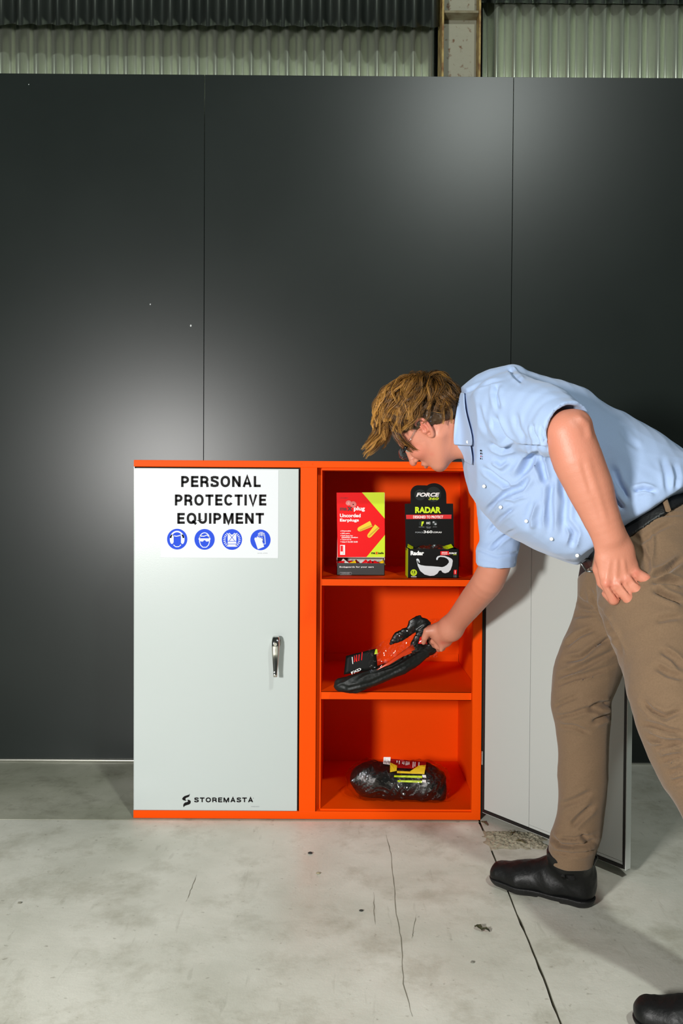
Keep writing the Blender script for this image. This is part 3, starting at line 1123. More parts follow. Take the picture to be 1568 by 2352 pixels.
f = plane_flat(YH, 730, 1070, sc4, eps=.0004)
f.text('RADAR', 920, 388, 1166, 448, PLIME, 2, bold=.05)
f.make('lettering', gl)
f = plane_flat(YH, 730, 1070, sc4, eps=.0004)
f.poly([(834, 464), (1265, 462), (1263, 502), (836, 504)], mat('band_red', (206, 12, 16)), 1)
f.text('DESIGNED TO PROTECT', 902, 472, 1185, 498, PWHITE, 2, bold=.02)
f.make('lettering', gl)
f = plane_flat(YH, 730, 1070, sc4, eps=.0004)
f.ell(976, 546, 20, 24, CARDD, 1)
f.poly([(982, 528), (1003, 526), (1000, 545), (990, 556), (988, 572), (978, 570)], PLIME, 2)
f.ell(1046, 544, 22, 24, CARDD, 1)
f.text('HC', 1027, 532, 1064, 552, PWHITE, 2, bold=.03)
f.ell(1104, 544, 25, 24, CARDD, 1)
f.ell(1095, 534, 10, 9, INKG, 2)
f.ell(1113, 552, 11, 10, INKG, 2)
f.text('CLEAR LENS', 955, 576, 1008, 583, INKG, 2)
f.text('HARD COAT', 1022, 576, 1072, 583, INKG, 2)
f.text('LENSES', 1030, 585, 1065, 592, INKG, 2)
f.text('ANTI FOG', 1088, 575, 1125, 582, INKG, 2)
f.make('pictograms', gl)
f = plane_flat(YH, 730, 1070, sc4, eps=.0004)
f.text('FORCE', 922, 624, 998, 637, INKG, 2, bold=.01)
f.text('360', 1000, 613, 1084, 638, PWHITE, 2, bold=.02)
f.text('.COM.AU', 1087, 622, 1171, 637, PWHITE, 2, bold=.02)
f.make('lettering', gl)
f = plane_flat(YG, 730, 1070, sc4, eps=.0004)
f.text('Radar', 877, 806, 1004, 848, PWHITE, 1, bold=.05)
f.make('lettering', gl)
f = plane_flat(YG, 730, 1070, sc4, eps=.0004)
f.poly([(1160, 810), (1310, 806), (1306, 846), (1160, 846)], PRED, 1)
f.text('DESIGNED', 1172, 815, 1226, 827, PWHITE, 2, bold=.02)
f.text('TO PROTECT', 1170, 831, 1229, 842, PWHITE, 2, bold=.02)
f.poly([(1240, 806), (1318, 805), (1318, 846), (1252, 848), (1236, 826)], CARDB, 2)
f.text('FORCE', 1238, 820, 1314, 836, PWHITE, 3, bold=.045, shear=.25)
f.text('360', 1278, 838, 1312, 846, PLIME, 3)
f.make('lettering', gl)
f = plane_flat(YG, 730, 1070, sc4, eps=.0004)
LENS = mat('print_lens', (214, 220, 224), rough=.4)
f.poly([(931, 884), (942, 878), (954, 884), (962, 900), (964, 918), (956, 918), (948, 898), (940, 898), (944, 924), (972, 940), (1020, 948), (1080, 951), (1140, 956), (1175, 960), (1196, 954), (1220, 940),
        (1240, 916), (1238, 896), (1222, 878), (1196, 866), (1160, 862), (1140, 870), (1132, 892), (1122, 892), (1120, 876), (1132, 858), (1160, 850), (1200, 853), (1240, 866), (1268, 882), (1277, 900), (1270, 945), (1256, 985),
        (1236, 1008), (1204, 1018), (1180, 1010), (1166, 990), (1148, 994), (1132, 1020), (1100, 1040), (1060, 1043), (1010, 1030), (968, 996), (946, 950)], LENS, 1)
f.make('glasses_picture', gl)
f = plane_flat(YG, 730, 1070, sc4, eps=.0004)
f.ell(907, 1012, 31, 31, PLIME, 1)
f.text('12', 890, 993, 924, 1017, INK, 2, bold=.03)
f.text('PAIRS', 895, 1022, 920, 1029, INK, 2)
f.make('badge', gl)
f = plane_flat(YG, 730, 1070, sc4, eps=.0004)
f.text('STANDARD', 882, 1046, 934, 1056, PWHITE, 1, bold=.02)
f.make('badge', gl)
f = plane_flat(YG, 730, 1070, sc4, eps=.0004)
f.poly([(1287, 985), (1316, 985), (1314, 1028), (1285, 1028)], PRED, 1)
f.line([(1300, 990), (1300, 1022)], 5, PWHITE, 2)
for i in range(3):
    f.text('AS NZS', 1284, 1033+9*i, 1312, 1039+9*i, INKG, 1)
f.make('badge', gl)
setloc(gl, ((x0+x1_)/2, YG+DG/2, zs1))
# ================================================================== implicit-surface modelling
class Vol:
    def __init__(s, lo, hi, h):
        s.h = h
        s.lo = np.array(lo, float)
        s.n = np.ceil((np.array(hi, float)-s.lo)/h).astype(int)+1
        s.a = np.full(s.n, 1.0, np.float32)
    def _box(s, pts, m):
        pts = np.array(pts, float)
        i0 = np.clip(np.floor((pts.min(0)-m-s.lo)/s.h).astype(int), 0, s.n-1)
        i1 = np.clip(np.ceil((pts.max(0)+m-s.lo)/s.h).astype(int)+1, 1, s.n)
        sl = tuple(slice(int(i0[k]), int(i1[k])) for k in range(3))
        g = [(s.lo[k]+s.h*np.arange(i0[k], i1[k])).astype(np.float32) for k in range(3)]
        return sl, g[0][:, None, None], g[1][None, :, None], g[2][None, None, :]
    def _put(s, sl, d, k, mode):
        A = s.a[sl]
        if mode == 'sub':
            d = -d
            if k > 0:
                hh = np.clip(.5-.5*(A-d)/k, 0, 1)
                s.a[sl] = A*(1-hh)+d*hh+k*hh*(1-hh)
            else:
                s.a[sl] = np.maximum(A, d)
        else:
            if k > 0:
                hh = np.clip(.5+.5*(A-d)/k, 0, 1)
                s.a[sl] = A*(1-hh)+d*hh-k*hh*(1-hh)
            else:
                s.a[sl] = np.minimum(A, d)
    def cone(s, a, b, ra, rb, k=.02, mode='add', w=None, e=1.0, w2=None, e2=1.0):
        """capsule from a to b with radii ra, rb; widened by e along axis w (and e2 along w2)"""
        a, b = np.array(a, float), np.array(b, float)
        R = max(ra, rb)*max(e, e2, 1)
        sl, X_, Y_, Z_ = s._box([a, b], R+max(k, .05)+4*s.h)
        ba = b-a
        L2 = float(ba@ba)+1e-12
        px, py, pz = X_-a[0], Y_-a[1], Z_-a[2]
        t = np.clip((px*ba[0]+py*ba[1]+pz*ba[2])/L2, 0, 1)
        qx, qy, qz = px-t*ba[0], py-t*ba[1], pz-t*ba[2]
        sq = qx*qx+qy*qy+qz*qz
        for ww, ee in ((w, e), (w2, e2)):
            if ww is not None and ee != 1:
                ww = np.array(ww, float)
                ww = ww/np.linalg.norm(ww)
                c = qx*ww[0]+qy*ww[1]+qz*ww[2]
                sq = sq-c*c*(1-1/ee**2)
        d = np.sqrt(np.maximum(sq, 0))-(ra+(rb-ra)*t)
        s._put(sl, d.astype(np.float32), k, mode)
    def chain(s, pts, rads, k=.02, w=None, e=1.0, mode='add', sub=4):
        """limb along a smooth spline through pts; the pieces share their joint spheres, so only the whole is blended"""
        pts = [np.array(p, float) for p in pts]
        n = len(pts)
        if n > 2 and sub > 1:
            PP, RR = [], []
            for i in range(n-1):
                p0, p1, p2, p3 = pts[max(i-1, 0)], pts[i], pts[i+1], pts[min(i+2, n-1)]
                for j in range(sub):
                    t = j/sub
                    PP.append(.5*(2*p1+(p2-p0)*t+(2*p0-5*p1+4*p2-p3)*t*t+(3*p1-p0-3*p2+p3)*t**3))
                    ts = t*t*(3-2*t)*.5+t*.5
                    RR.append(rads[i]*(1-ts)+rads[i+1]*ts)
            PP.append(pts[-1])
            RR.append(rads[-1])
        else:
            PP, RR = pts, list(rads)
        R = max(RR)*max(e, 1)
        sl, X_, Y_, Z_ = s._box(PP, R+max(k, .05)+4*s.h)
        big = s.a
        tmp = np.full(s.a[sl].shape, 1.0, np.float32)
        s.a = np.full(s.n, 1.0, np.float32) if False else s.a
        off = [q.start for q in sl]
        sub_ = Vol.__new__(Vol)
        sub_.h = s.h
        sub_.lo = s.lo+s.h*np.array(off)
        sub_.n = np.array(tmp.shape)
        sub_.a = tmp
        for i in range(len(PP)-1):
            sub_.cone(PP[i], PP[i+1], RR[i], RR[i+1], k=.0008, w=w, e=e)
        s._put(sl, sub_.a, k, mode)
    def ell(s, c, M, r, k=.01, mode='add'):
        """ellipsoid, M rows = unit axes, r = radii"""
        c = np.array(c, float)
        sl, X_, Y_, Z_ = s._box([c], max(r)+k+4*s.h)
        px, py, pz = X_-c[0], Y_-c[1], Z_-c[2]
        q = 0
        q2 = 0
        for ax, rr in zip(M, r):
            v = px*ax[0]+py*ax[1]+pz*ax[2]
            q = q+(v/rr)**2
            q2 = q2+(v/rr**2)**2
        k0, k1 = np.sqrt(q), np.sqrt(q2)+1e-9
        d = k0*(k0-1)/k1
        s._put(sl, d.astype(np.float32), k, mode)
    def rbox(s, c, M, r, rd, k=0, mode='add'):
        c = np.array(c, float)
        sl, X_, Y_, Z_ = s._box([c], float(np.linalg.norm(r))+k+4*s.h)
        px, py, pz = X_-c[0], Y_-c[1], Z_-c[2]
        o, ins = 0, None
        for ax, rr in zip(M, r):
            v = np.abs(px*ax[0]+py*ax[1]+pz*ax[2])-(rr-rd)
            o = o+np.maximum(v, 0)**2
            ins = v if ins is None else np.maximum(ins, v)
        d = np.sqrt(o)+np.minimum(ins, 0)-rd
        s._put(sl, d.astype(np.float32), k, mode)
    def cut(s, p, n, k=0, region=None):
        """remove everything on the n side of the plane through p (optionally only near region=(c, r))"""
        n = np.array(n, float)
        n = n/np.linalg.norm(n)
        if region is None:
            sl, X_, Y_, Z_ = s._box([s.lo, s.lo+s.h*(s.n-1)], 0)
            d = (X_-p[0])*n[0]+(Y_-p[1])*n[1]+(Z_-p[2])*n[2]
        else:
            sl, X_, Y_, Z_ = s._box([region[0]], region[1])
            d = (X_-p[0])*n[0]+(Y_-p[1])*n[1]+(Z_-p[2])*n[2]
        s._put(sl, (-d).astype(np.float32), k, 'sub')
    def extract(s):
        a = s.a
        n = np.array(a.shape)
        ins = a < 0
        c = np.zeros(n-1, np.uint8)
        for dx in (0, 1):
            for dy in (0, 1):
                for dz in (0, 1):
                    c += ins[dx:n[0]-1+dx, dy:n[1]-1+dy, dz:n[2]-1+dz]
        act = np.argwhere((c > 0) & (c < 8)).astype(np.int32)
        idx = np.full(n-1, -1, np.int32)
        idx[tuple(act.T)] = np.arange(len(act))
        corner = [(i, j, k) for i in (0, 1) for j in (0, 1) for k in (0, 1)]
        val = {q: a[act[:, 0]+q[0], act[:, 1]+q[1], act[:, 2]+q[2]] for q in corner}
        acc = np.zeros((len(act), 3))
        cnt = np.zeros(len(act))
        for q in corner:
            for ax in range(3):
                if q[ax] == 0:
                    r = list(q)
                    r[ax] = 1
                    r = tuple(r)
                    v0, v1 = val[q], val[r]
                    m_ = (v0 < 0) != (v1 < 0)
                    t = np.where(m_, v0/np.where(m_, v0-v1, 1), 0)
                    p = np.tile(np.array(q, float), (len(act), 1))
                    p[:, ax] += t
                    acc[m_] += p[m_]
                    cnt[m_] += 1
        V = s.lo+s.h*(act+acc/cnt[:, None])
        quads = []
        for ax in range(3):
            o1, o2 = [(1, 2), (2, 0), (0, 1)][ax]
            sh = [slice(None)]*3
            sh2 = [slice(None)]*3
            sh[ax] = slice(0, -1)
            sh2[ax] = slice(1, None)
            e = ins[tuple(sh)] != ins[tuple(sh2)]
            pts = np.argwhere(e)
            ok = (pts[:, o1] > 0) & (pts[:, o2] > 0) & (pts[:, o1] < n[o1]-1) & (pts[:, o2] < n[o2]-1)
            pts = pts[ok]
            flip = ins[tuple(pts.T)]
            q = []
            for d1, d2 in ((1, 1), (0, 1), (0, 0), (1, 0)):
                r = pts.copy()
                r[:, o1] -= d1
                r[:, o2] -= d2
                q.append(idx[tuple(r.T)])
            q = np.stack(q, 1)
            q[~flip] = q[~flip][:, ::-1]
            quads.append(q)
        Q = np.concatenate(quads)
        Q = Q[(Q >= 0).all(1)]
        return V, Q
def vnormals(V, Q):
    a = V[Q[:, 2]]-V[Q[:, 0]]
    b = V[Q[:, 3]]-V[Q[:, 1]]
    fn = np.cross(a, b)
    N = np.zeros_like(V)
    for k in range(4):
        for j in range(3):
            N[:, j] += np.bincount(Q[:, k], fn[:, j], len(V))
    N /= np.linalg.norm(N, axis=1)[:, None]+1e-12
    return N
def relax(V, Q, it=2, f=.5, mask=None):
    E = np.concatenate([Q[:, [0, 1]], Q[:, [1, 2]], Q[:, [2, 3]], Q[:, [3, 0]]])
    n = len(V)
    deg = np.bincount(E[:, 0], minlength=n)+np.bincount(E[:, 1], minlength=n)
    for _ in range(it):
        S = np.zeros_like(V)
        for j in range(3):
            S[:, j] = np.bincount(E[:, 0], V[E[:, 1], j], n)+np.bincount(E[:, 1], V[E[:, 0], j], n)
        T = V*(1-f)+f*S/np.maximum(deg, 1)[:, None]
        V = T if mask is None else V*(1-mask[:, None])+T*mask[:, None]
    return V
_CO, _CR, _CU, _CF = [np.array(v) for v in (CO, CR, CU, CF)]
def project(V):
    q = V-_CO
    z = q@_CF
    return 784+FPX*(q@_CR)/z, 1176-FPX*(q@_CU)/z, z
def segdist(px, py, pts):
    best = np.full(px.shape, 1e9)
    tt = np.zeros(px.shape)
    n = len(pts)-1
    for i in range(n):
        (x0, y0), (x1, y1) = pts[i][:2], pts[i+1][:2]
        dx, dy = x1-x0, y1-y0
        t_ = np.clip(((px-x0)*dx+(py-y0)*dy)/(dx*dx+dy*dy+1e-9), 0, 1)
        d = np.hypot(px-x0-t_*dx, py-y0-t_*dy)
        m_ = d < best
        best = np.where(m_, d, best)
        tt = np.where(m_, (i+t_)/n, tt)
    return best, tt
def carve(V, Q, strokes, yr=None):
    """sculpt folds: each stroke = (photo polyline, width px, depth mm); negative depth raises a ridge"""
    N = vnormals(V, Q)
    px, py, z = project(V)
    view = (_CO-V)
    view /= np.linalg.norm(view, axis=1)[:, None]
    face = np.clip(((N*view).sum(1)-.0)*2.2, 0, 1)
    if yr is not None:
        face = face*((V[:, 1] > yr[0]) & (V[:, 1] < yr[1]))
    D = np.zeros(len(V))
    for st in strokes:
        pts, wd, dm = st[:3]
        d, tt = segdist(px, py, pts)
        fade = np.clip(np.minimum(tt, 1-tt)*5+.12, 0, 1) if len(st) < 4 else 1
        prof = np.exp(-(d/wd)**2)-.45*np.exp(-((d-1.9*wd)/wd)**2)
        D -= dm*.001*prof*fade
    return V+N*(D*face)[:, None]
def wrinkle(V, Q, amp, freq, axis_scale=(1, 1, 1), seed=0):
    r = np.random.default_rng(seed)
    N = vnormals(V, Q)
    P_ = V*np.array(axis_scale)
    D = np.zeros(len(V))
    warp = np.zeros_like(P_)
    for _ in range(3):
        k = r.normal(size=3)*freq*.5
        warp += np.outer(np.sin(P_@k+r.uniform(0, 6)), r.normal(size=3))*.012
    P2 = P_+warp
    for o in range(4):
        k = r.normal(size=3)
        k = k/np.linalg.norm(k)*freq*1.6**o
        D += (1-2*np.abs(np.sin(P2@k+r.uniform(0, 6))))*.6**o
    return V+N*(D*amp/2)[:, None]
def mesh_obj(name, V, Q, mats, parent=None, label=None, kind=None, smooth=True, cols=None):
    me = bpy.data.meshes.new(name)
    me.vertices.add(len(V))
    me.vertices.foreach_set('co', V.astype(np.float32).ravel())
    nq, k = Q.shape
    me.loops.add(nq*k)
    me.loops.foreach_set('vertex_index', Q.astype(np.int32).ravel())
    me.polygons.add(nq)
    me.polygons.foreach_set('loop_start', np.arange(0, nq*k, k, dtype=np.int32))
    me.polygons.foreach_set('loop_total', np.full(nq, k, np.int32))
    for m_ in (mats if isinstance(mats, (list, tuple)) else [mats]):
        me.materials.append(m_)
    if smooth:
        me.polygons.foreach_set('use_smooth', np.ones(nq, bool))
    me.update(calc_edges=True)
    me.validate()
    if cols is not None:
        at = me.color_attributes.new('tone', 'FLOAT_COLOR', 'POINT')
        c4 = np.ones((len(V), 4), np.float32)
        c4[:, :3] = cols
        at.data.foreach_set('color', c4.ravel())
    return link(name, me, parent, label, kind)
def attr_mat(name, base, rough, sss=0, bump=0, bscale=80, spec=.5):
    m = mat(name, base, rough=rough, sss=sss, bump=bump, bscale=bscale, spec=spec)
    n, l = m.node_tree.nodes, m.node_tree.links
    a = n.new('ShaderNodeVertexColor')
    a.layer_name = 'tone'
    l.new(a.outputs[0], n['Principled BSDF'].inputs['Base Color'])
    return m

# ================================================================== soft packages
BAGM = mat('black_nylon', (11, 14, 13), rough=.36, bump=.5, bscale=40, spec=.4)
BAGM2 = mat('black_nylon_matt', (17, 21, 19), rough=.5, bump=.5, bscale=50, spec=.35)
FILMC = film_mat('clear_bag_film', (.97, .95, .95), .075, rough=.05, bump=.9)
sc5 = 1568/400
def B(a, b, Y):
    return P(730+a/sc5, 1360+b/sc5, Y)
bag = thing('packaged_pouch', 'long black padded pouch in clear film held by the right hand over the middle shelf', 'pouch')
def bv(p):
    return np.array(p)
v = Vol((-.08, -.16, .25), (.40, .16, .75), .0026)
W5 = dep(-.02)/sc5
ydir = np.array((0, 1, .15))
pts = [B(205, 838, -.035), B(330, 822, -.035), B(480, 770, -.03), B(620, 716, -.025), B(760, 660, -.02), B(900, 585, -.01), B(1010, 500, 0)]
rad = [64, 88, 84, 82, 78, 62, 46]
v.chain(pts, [r*W5 for r in rad], k=.012, w=ydir, e=.9)
V, Q = v.extract()
V = wrinkle(V, Q, .0022, 70, (1, 1, 1.6), 5)
V = carve(V, Q, [([(768+8, 1572), (800, 1580), (850, 1568), (900, 1545), (960, 1515)], 3, 3), ([(790, 1592), (850, 1580), (920, 1552)], 3, 2),
                 ([(840, 1550), (900, 1530), (960, 1495)], 3, 3)])
V = relax(V, Q, 1)
mesh_obj('padded_body', V, Q, BAGM2, bag)
v = Vol((-.02, -.14, .4), (.42, .20, .82), .0026)
v.chain([B(655, 462, .0), B(730, 400, .0), B(830, 345, .0)], [r*W5 for r in (16, 52, 44)], k=.008, w=ydir, e=.5)
v.chain([B(872, 290, .0), B(915, 215, .0)], [r*W5 for r in (58, 14)], k=.012, w=ydir, e=.4)
v.chain([B(880, 280, .0), B(955, 300, .0), B(940, 380, -.005), B(880, 470, -.01), B(905, 520, -.01)], [r*W5 for r in (52, 66, 58, 48, 66)], k=.012, w=ydir, e=.4)
v.chain([B(900, 540, .0), B(1000, 500, 0), B(1052, 450, .01), B(1040, 380, .02)], [r*W5 for r in (56, 74, 60, 36)], k=.012, w=ydir, e=.5)
V, Q = v.extract()
V = wrinkle(V, Q, .0016, 110, (1, 1, 1), 9)
mesh_obj('strap', V, Q, BAGM, bag)
# inner dark card with print
def quadsheet(name, corners, m_, parent, th=.0015, bulge=0, label=None):
    a, b, c, d = [Vector(q) for q in corners]
    n_ = (b-a).cross(d-a).normalized()
    bm = bmesh.new()
    G_ = []
    for i in range(9):
        r = []
        for j in range(7):
            u, w_ = i/8, j/6
            p = (a*(1-u)+b*u)*(1-w_)+(d*(1-u)+c*u)*w_
            p += n_*bulge*math.sin(math.pi*u)*math.sin(math.pi*w_)
            r.append(bm.verts.new(p))
        G_.append(r)
    for i in range(8):
        for j in range(6):
            f_ = bm.faces.new((G_[i][j], G_[i+1][j], G_[i+1][j+1], G_[i][j+1]))
            f_.smooth = True
    o = bm_obj(name, bm, m_, parent, label)
    md = o.modifiers.new('s', 'SOLIDIFY')
    md.thickness = th
    return o
cA = [B(232, 742, -.05), B(538, 690, -.045), B(520, 508, -.03), B(252, 574, -.035)]
quadsheet('label_card', cA, CARDB, bag)
cU = (Vector(cA[1])-Vector(cA[0])).normalized()
cN = -cU.cross(Vector(cA[3])-Vector(cA[0])).normalized()
def cardflat(A, B_, D_, eps=.0004):
    U = (Vector(B_)-Vector(A)).normalized()
    V_ = (Vector(D_)-Vector(A))
    V_ = (V_-U*V_.dot(U)).normalized()
    return Flat(A, U, V_, eps=eps)
f = cardflat(cA[0], cA[1], cA[3])
k5 = W5
f.O = f.O + f.N*.0030
def tb(x, y):   # crop units relative to the lower left card corner, upright along the card
    return (x*k5, y*k5)
f.line([tb(95, 78), tb(100, 140)], 6*k5, PWHITE, 1)
for q in ([(112, 92), (122, 150), (130, 96)], [(134, 92), (142, 152)], [(152, 96), (166, 152)], [(178, 98), (196, 168)]):
    f.line([tb(*a) for a in q], 7*k5, PRED, 1)
f.poly([tb(300, 130), tb(330, 130), tb(334, 172), tb(318, 172)], PLIME, 1)
f.make('lettering', bag)
f = cardflat(B(300, 745, -.068), B(420, 690, -.064), B(290, 700, -.066))
f.text('FXD', 6*k5, 24*k5, 100*k5, 2*k5, PWHITE, 1, bold=.02)
f.make('lettering', bag)
# red printed sheet seen through the film and the film itself
quadsheet('insert_sheet', [B(528, 700, -.062), B(640, 655, -.066), B(874, 515, -.050), B(850, 468, -.040)], mat('orange_print', (205, 60, 22), rough=.25), bag, bulge=.006)
quadsheet('insert_sheet', [B(900, 465, -.035), B(985, 470, -.035), B(975, 415, -.03), B(920, 400, -.03)], mat('red_print', (206, 24, 18), rough=.2), bag, bulge=.004)
def filmsheet(name, corners, parent, seed, amp=.004, m_=FILMC, bulge=.012, n=16):
    a, b, c, d = [Vector(q) for q in corners]
    n_ = (b-a).cross(d-a).normalized()
    r = random.Random(seed)
    bm = bmesh.new()
    G_ = []
    for i in range(n+1):
        row = []
        for j in range(n//2+1):
            u, w_ = i/n, j/(n//2)
            p = (a*(1-u)+b*u)*(1-w_)+(d*(1-u)+c*u)*w_
            p += n_*(bulge*math.sin(math.pi*u)*math.sin(math.pi*w_)+amp*r.uniform(-1, 1))
            row.append(bm.verts.new(p))
        G_.append(row)
    for i in range(n):
        for j in range(n//2):
            bm.faces.new((G_[i][j], G_[i+1][j], G_[i+1][j+1], G_[i][j+1]))
    return bm_obj(name, bm, m_, parent)
filmsheet('plastic_film', [B(470, 730, -.060), B(900, 540, -.045), B(860, 300, -.02), B(440, 520, -.03)], bag, 2)
filmsheet('plastic_film', [B(985, 300, .0), B(1120, 330, .02), B(1130, 235, .03), B(1010, 240, .01)], bag, 4, bulge=.01)
filmsheet('plastic_film', [B(970, 580, .0), B(1075, 590, .02), B(1090, 500, .02), B(1040, 480, .01)], bag, 6, bulge=.004)
setloc(bag, tuple(B(600, 800, -.02)))

# ---- package on the bottom of the cabinet
zf = .0235
sc6 = 1568/420
pkg = thing('wrapped_glove_pack', 'black bundle in clear plastic with red and yellow card on the cabinet bottom', 'package')
gb = G(905, 1838, zf)
YP = gb.y
def C6(a, b, Y):
    return P(720+a/sc6, 1650+b/sc6, Y)
W6 = dep(YP)/sc6
v = Vol((-.05, YP-.12, 0), (.35, YP+.2, .3), .0028)
for a, b, rr, yy in ((430, 520, 120, .02), (520, 525, 158, .03), (700, 545, 160, .035), (880, 545, 168, .035), (965, 560, 150, .03), (1020, 620, 84, .02)):
    v.cone(C6(a, b, YP+yy), C6(a+40, b+4, YP+yy), rr*W6, rr*W6, k=.03, w=(0, 1, 0), e=1.0)
v.cut((0, 0, zf+.0035), (0, 0, -1))
V, Q = v.extract()
Vb = V.copy()
V = wrinkle(V, Q, .0045, 42, (1, 1, 1.5), 3)
V[:, 2] = np.maximum(V[:, 2], zf+.003)
mesh_obj('folded_gloves', relax(V, Q, 2), Q, mat('black_leather', (15, 17, 16), rough=.36, bump=.5, bscale=60), pkg)
Nn = vnormals(Vb, Q)
r = np.random.default_rng(4)
Vf = Vb+Nn*.007
Vf = wrinkle(Vf, Q, .0045, 78, (1, 1, 1.3), 17)
# stretch the wrapping to the right end, flatten below
c = np.array(C6(700, 560, YP+.03))
Vf[:, 0] = c[0]+(Vf[:, 0]-c[0])*1.05
Vf[:, 2] = np.maximum(Vf[:, 2], zf+.0008)
mesh_obj('plastic_wrap', Vf, Q, FILMC, pkg, smooth=True)
# printed card lying on the front upper side of the bundle: projected onto the bundle surface
def onbundle(a, b, off):
    d_ = ray(720+a/sc6, 1650+b/sc6)
    o_ = np.array(CO)
    dn_ = np.array(d_)
    q = Vb-o_
    tt = q@dn_
    dist = np.linalg.norm(q-np.outer(tt, dn_), axis=1)
    m_ = dist < .006
    if not m_.any():
        return P(720+a/sc6, 1650+b/sc6, YP+.03)
    return CO+d_*(tt[m_].min()-off)
def draped(name, pts4, m_, off, nu=8, nv=4, label=None):
    """patch whose corners are given in the crop, draped over the bundle"""
    (a, b, c_, d_) = pts4
    vs, fs_ = [], []
    for i in range(nu+1):
        for j in range(nv+1):
            u, w_ = i/nu, j/nv
            x = (a[0]*(1-u)+b[0]*u)*(1-w_)+(d_[0]*(1-u)+c_[0]*u)*w_
            y = (a[1]*(1-u)+b[1]*u)*(1-w_)+(d_[1]*(1-u)+c_[1]*u)*w_
            vs.append(tuple(onbundle(x, y, off)))
    for i in range(nu):
        for j in range(nv):
            p = i*(nv+1)+j
            fs_.append((p, p+nv+1, p+nv+2, p+1))
    me = bpy.data.meshes.new(name)
    me.from_pydata(vs, [], fs_)
    me.materials.append(m_)
    return link(name, me, pkg, label)
draped('card', [(655, 345), (965, 372), (962, 440), (655, 420)], PRED2, .004, label='red card')
draped('card_panel', [(655, 378), (715, 405), (712, 450), (655, 462)], PYEL, .006)
draped('card_panel', [(820, 458), (900, 405), (962, 400), (950, 470)], PYEL, .006)
draped('card_panel', [(715, 450), (950, 462), (950, 478), (715, 470)], PYEL, .0055)
for i in range(2):
    y = 488+26*i*1.6
    draped('printed_stripe', [(690+30*i, y), (930, y+4), (930, y+24), (690+30*i, y+16)], PLIME, .005)
    draped('printed_tag', [(930, y-4), (962, y-2), (965, y+22), (934, y+18)], PWHITE, .0055, 2, 2)
draped('barcode_label', [(600, 332), (660, 332), (655, 398), (596, 390)], PWHITE, .006)
for i in range(6):
    x = 611+8*i
    draped('barcode_bar', [(x, 344), (x+3, 344), (x+1, 388), (x-2, 388)], INK, .0068, 1, 3)
for i, (a, hgt) in enumerate(((712, 20), (732, 30), (760, 26), (772, 30), (790, 34), (802, 30), (815, 26), (850, 50), (866, 40), (900, 30))):
    draped('lettering', [(a, 362+i*1.5), (a+7, 362+i*1.5), (a+5, 362+hgt+i*1.5), (a-2, 362+hgt+i*1.5)], PWHITE, .0065, 1, 2)
setloc(pkg, (gb.x, YP+.03, zf))
# ================================================================== the person
def S(px, py, Y, r):
    """joint: photo pixel, depth, radius in photo pixels -> world point, radius in metres"""
    p = J(px, py, Y)
    return np.array(p), r*(CAMD+Y*KS)/FPX
def chainS(v, js, **kw):
    q = [S(*j) for j in js]
    v.chain([a for a, _ in q], [b for _, b in q], **kw)
person = thing('person', 'young man in light blue shirt and khaki trousers bending to reach into the cabinet', 'person')

Lsh, Rsh = S(1185, 935, -.66, 78), S(1128, 1015, -.30, 62)
lat = Lsh[0]-Rsh[0]
lat /= np.linalg.norm(lat)                    # towards his left
pel, neck = np.array(J(1480, 1205, -.60)), np.array(J(1095, 975, -.47))
axis = neck-pel
axis /= np.linalg.norm(axis)
lat_s = lat-axis*(lat@axis)
lat_s /= np.linalg.norm(lat_s)
ylat = np.array((0., -1, 0))

# ---- head frame
HS = .885
HU = np.array((-.779, .10, .619))             # crown direction
HU /= np.linalg.norm(HU)
HF = np.array((-.553, .357, -.753))             # face direction
HF -= HU*(HF@HU)
HF /= np.linalg.norm(HF)
HL = np.cross(HU, HF)                        # his left
if HL[1] > 0:
    HL = -HL
HC = np.array(J(974, 981, -.54))-(HL*.078-HF*.010)*HS     # middle of the skull, from the ear
def H(l, f, u):
    return HC+(HL*l+HF*f+HU*u)*HS
HM = (HL, HF, HU)

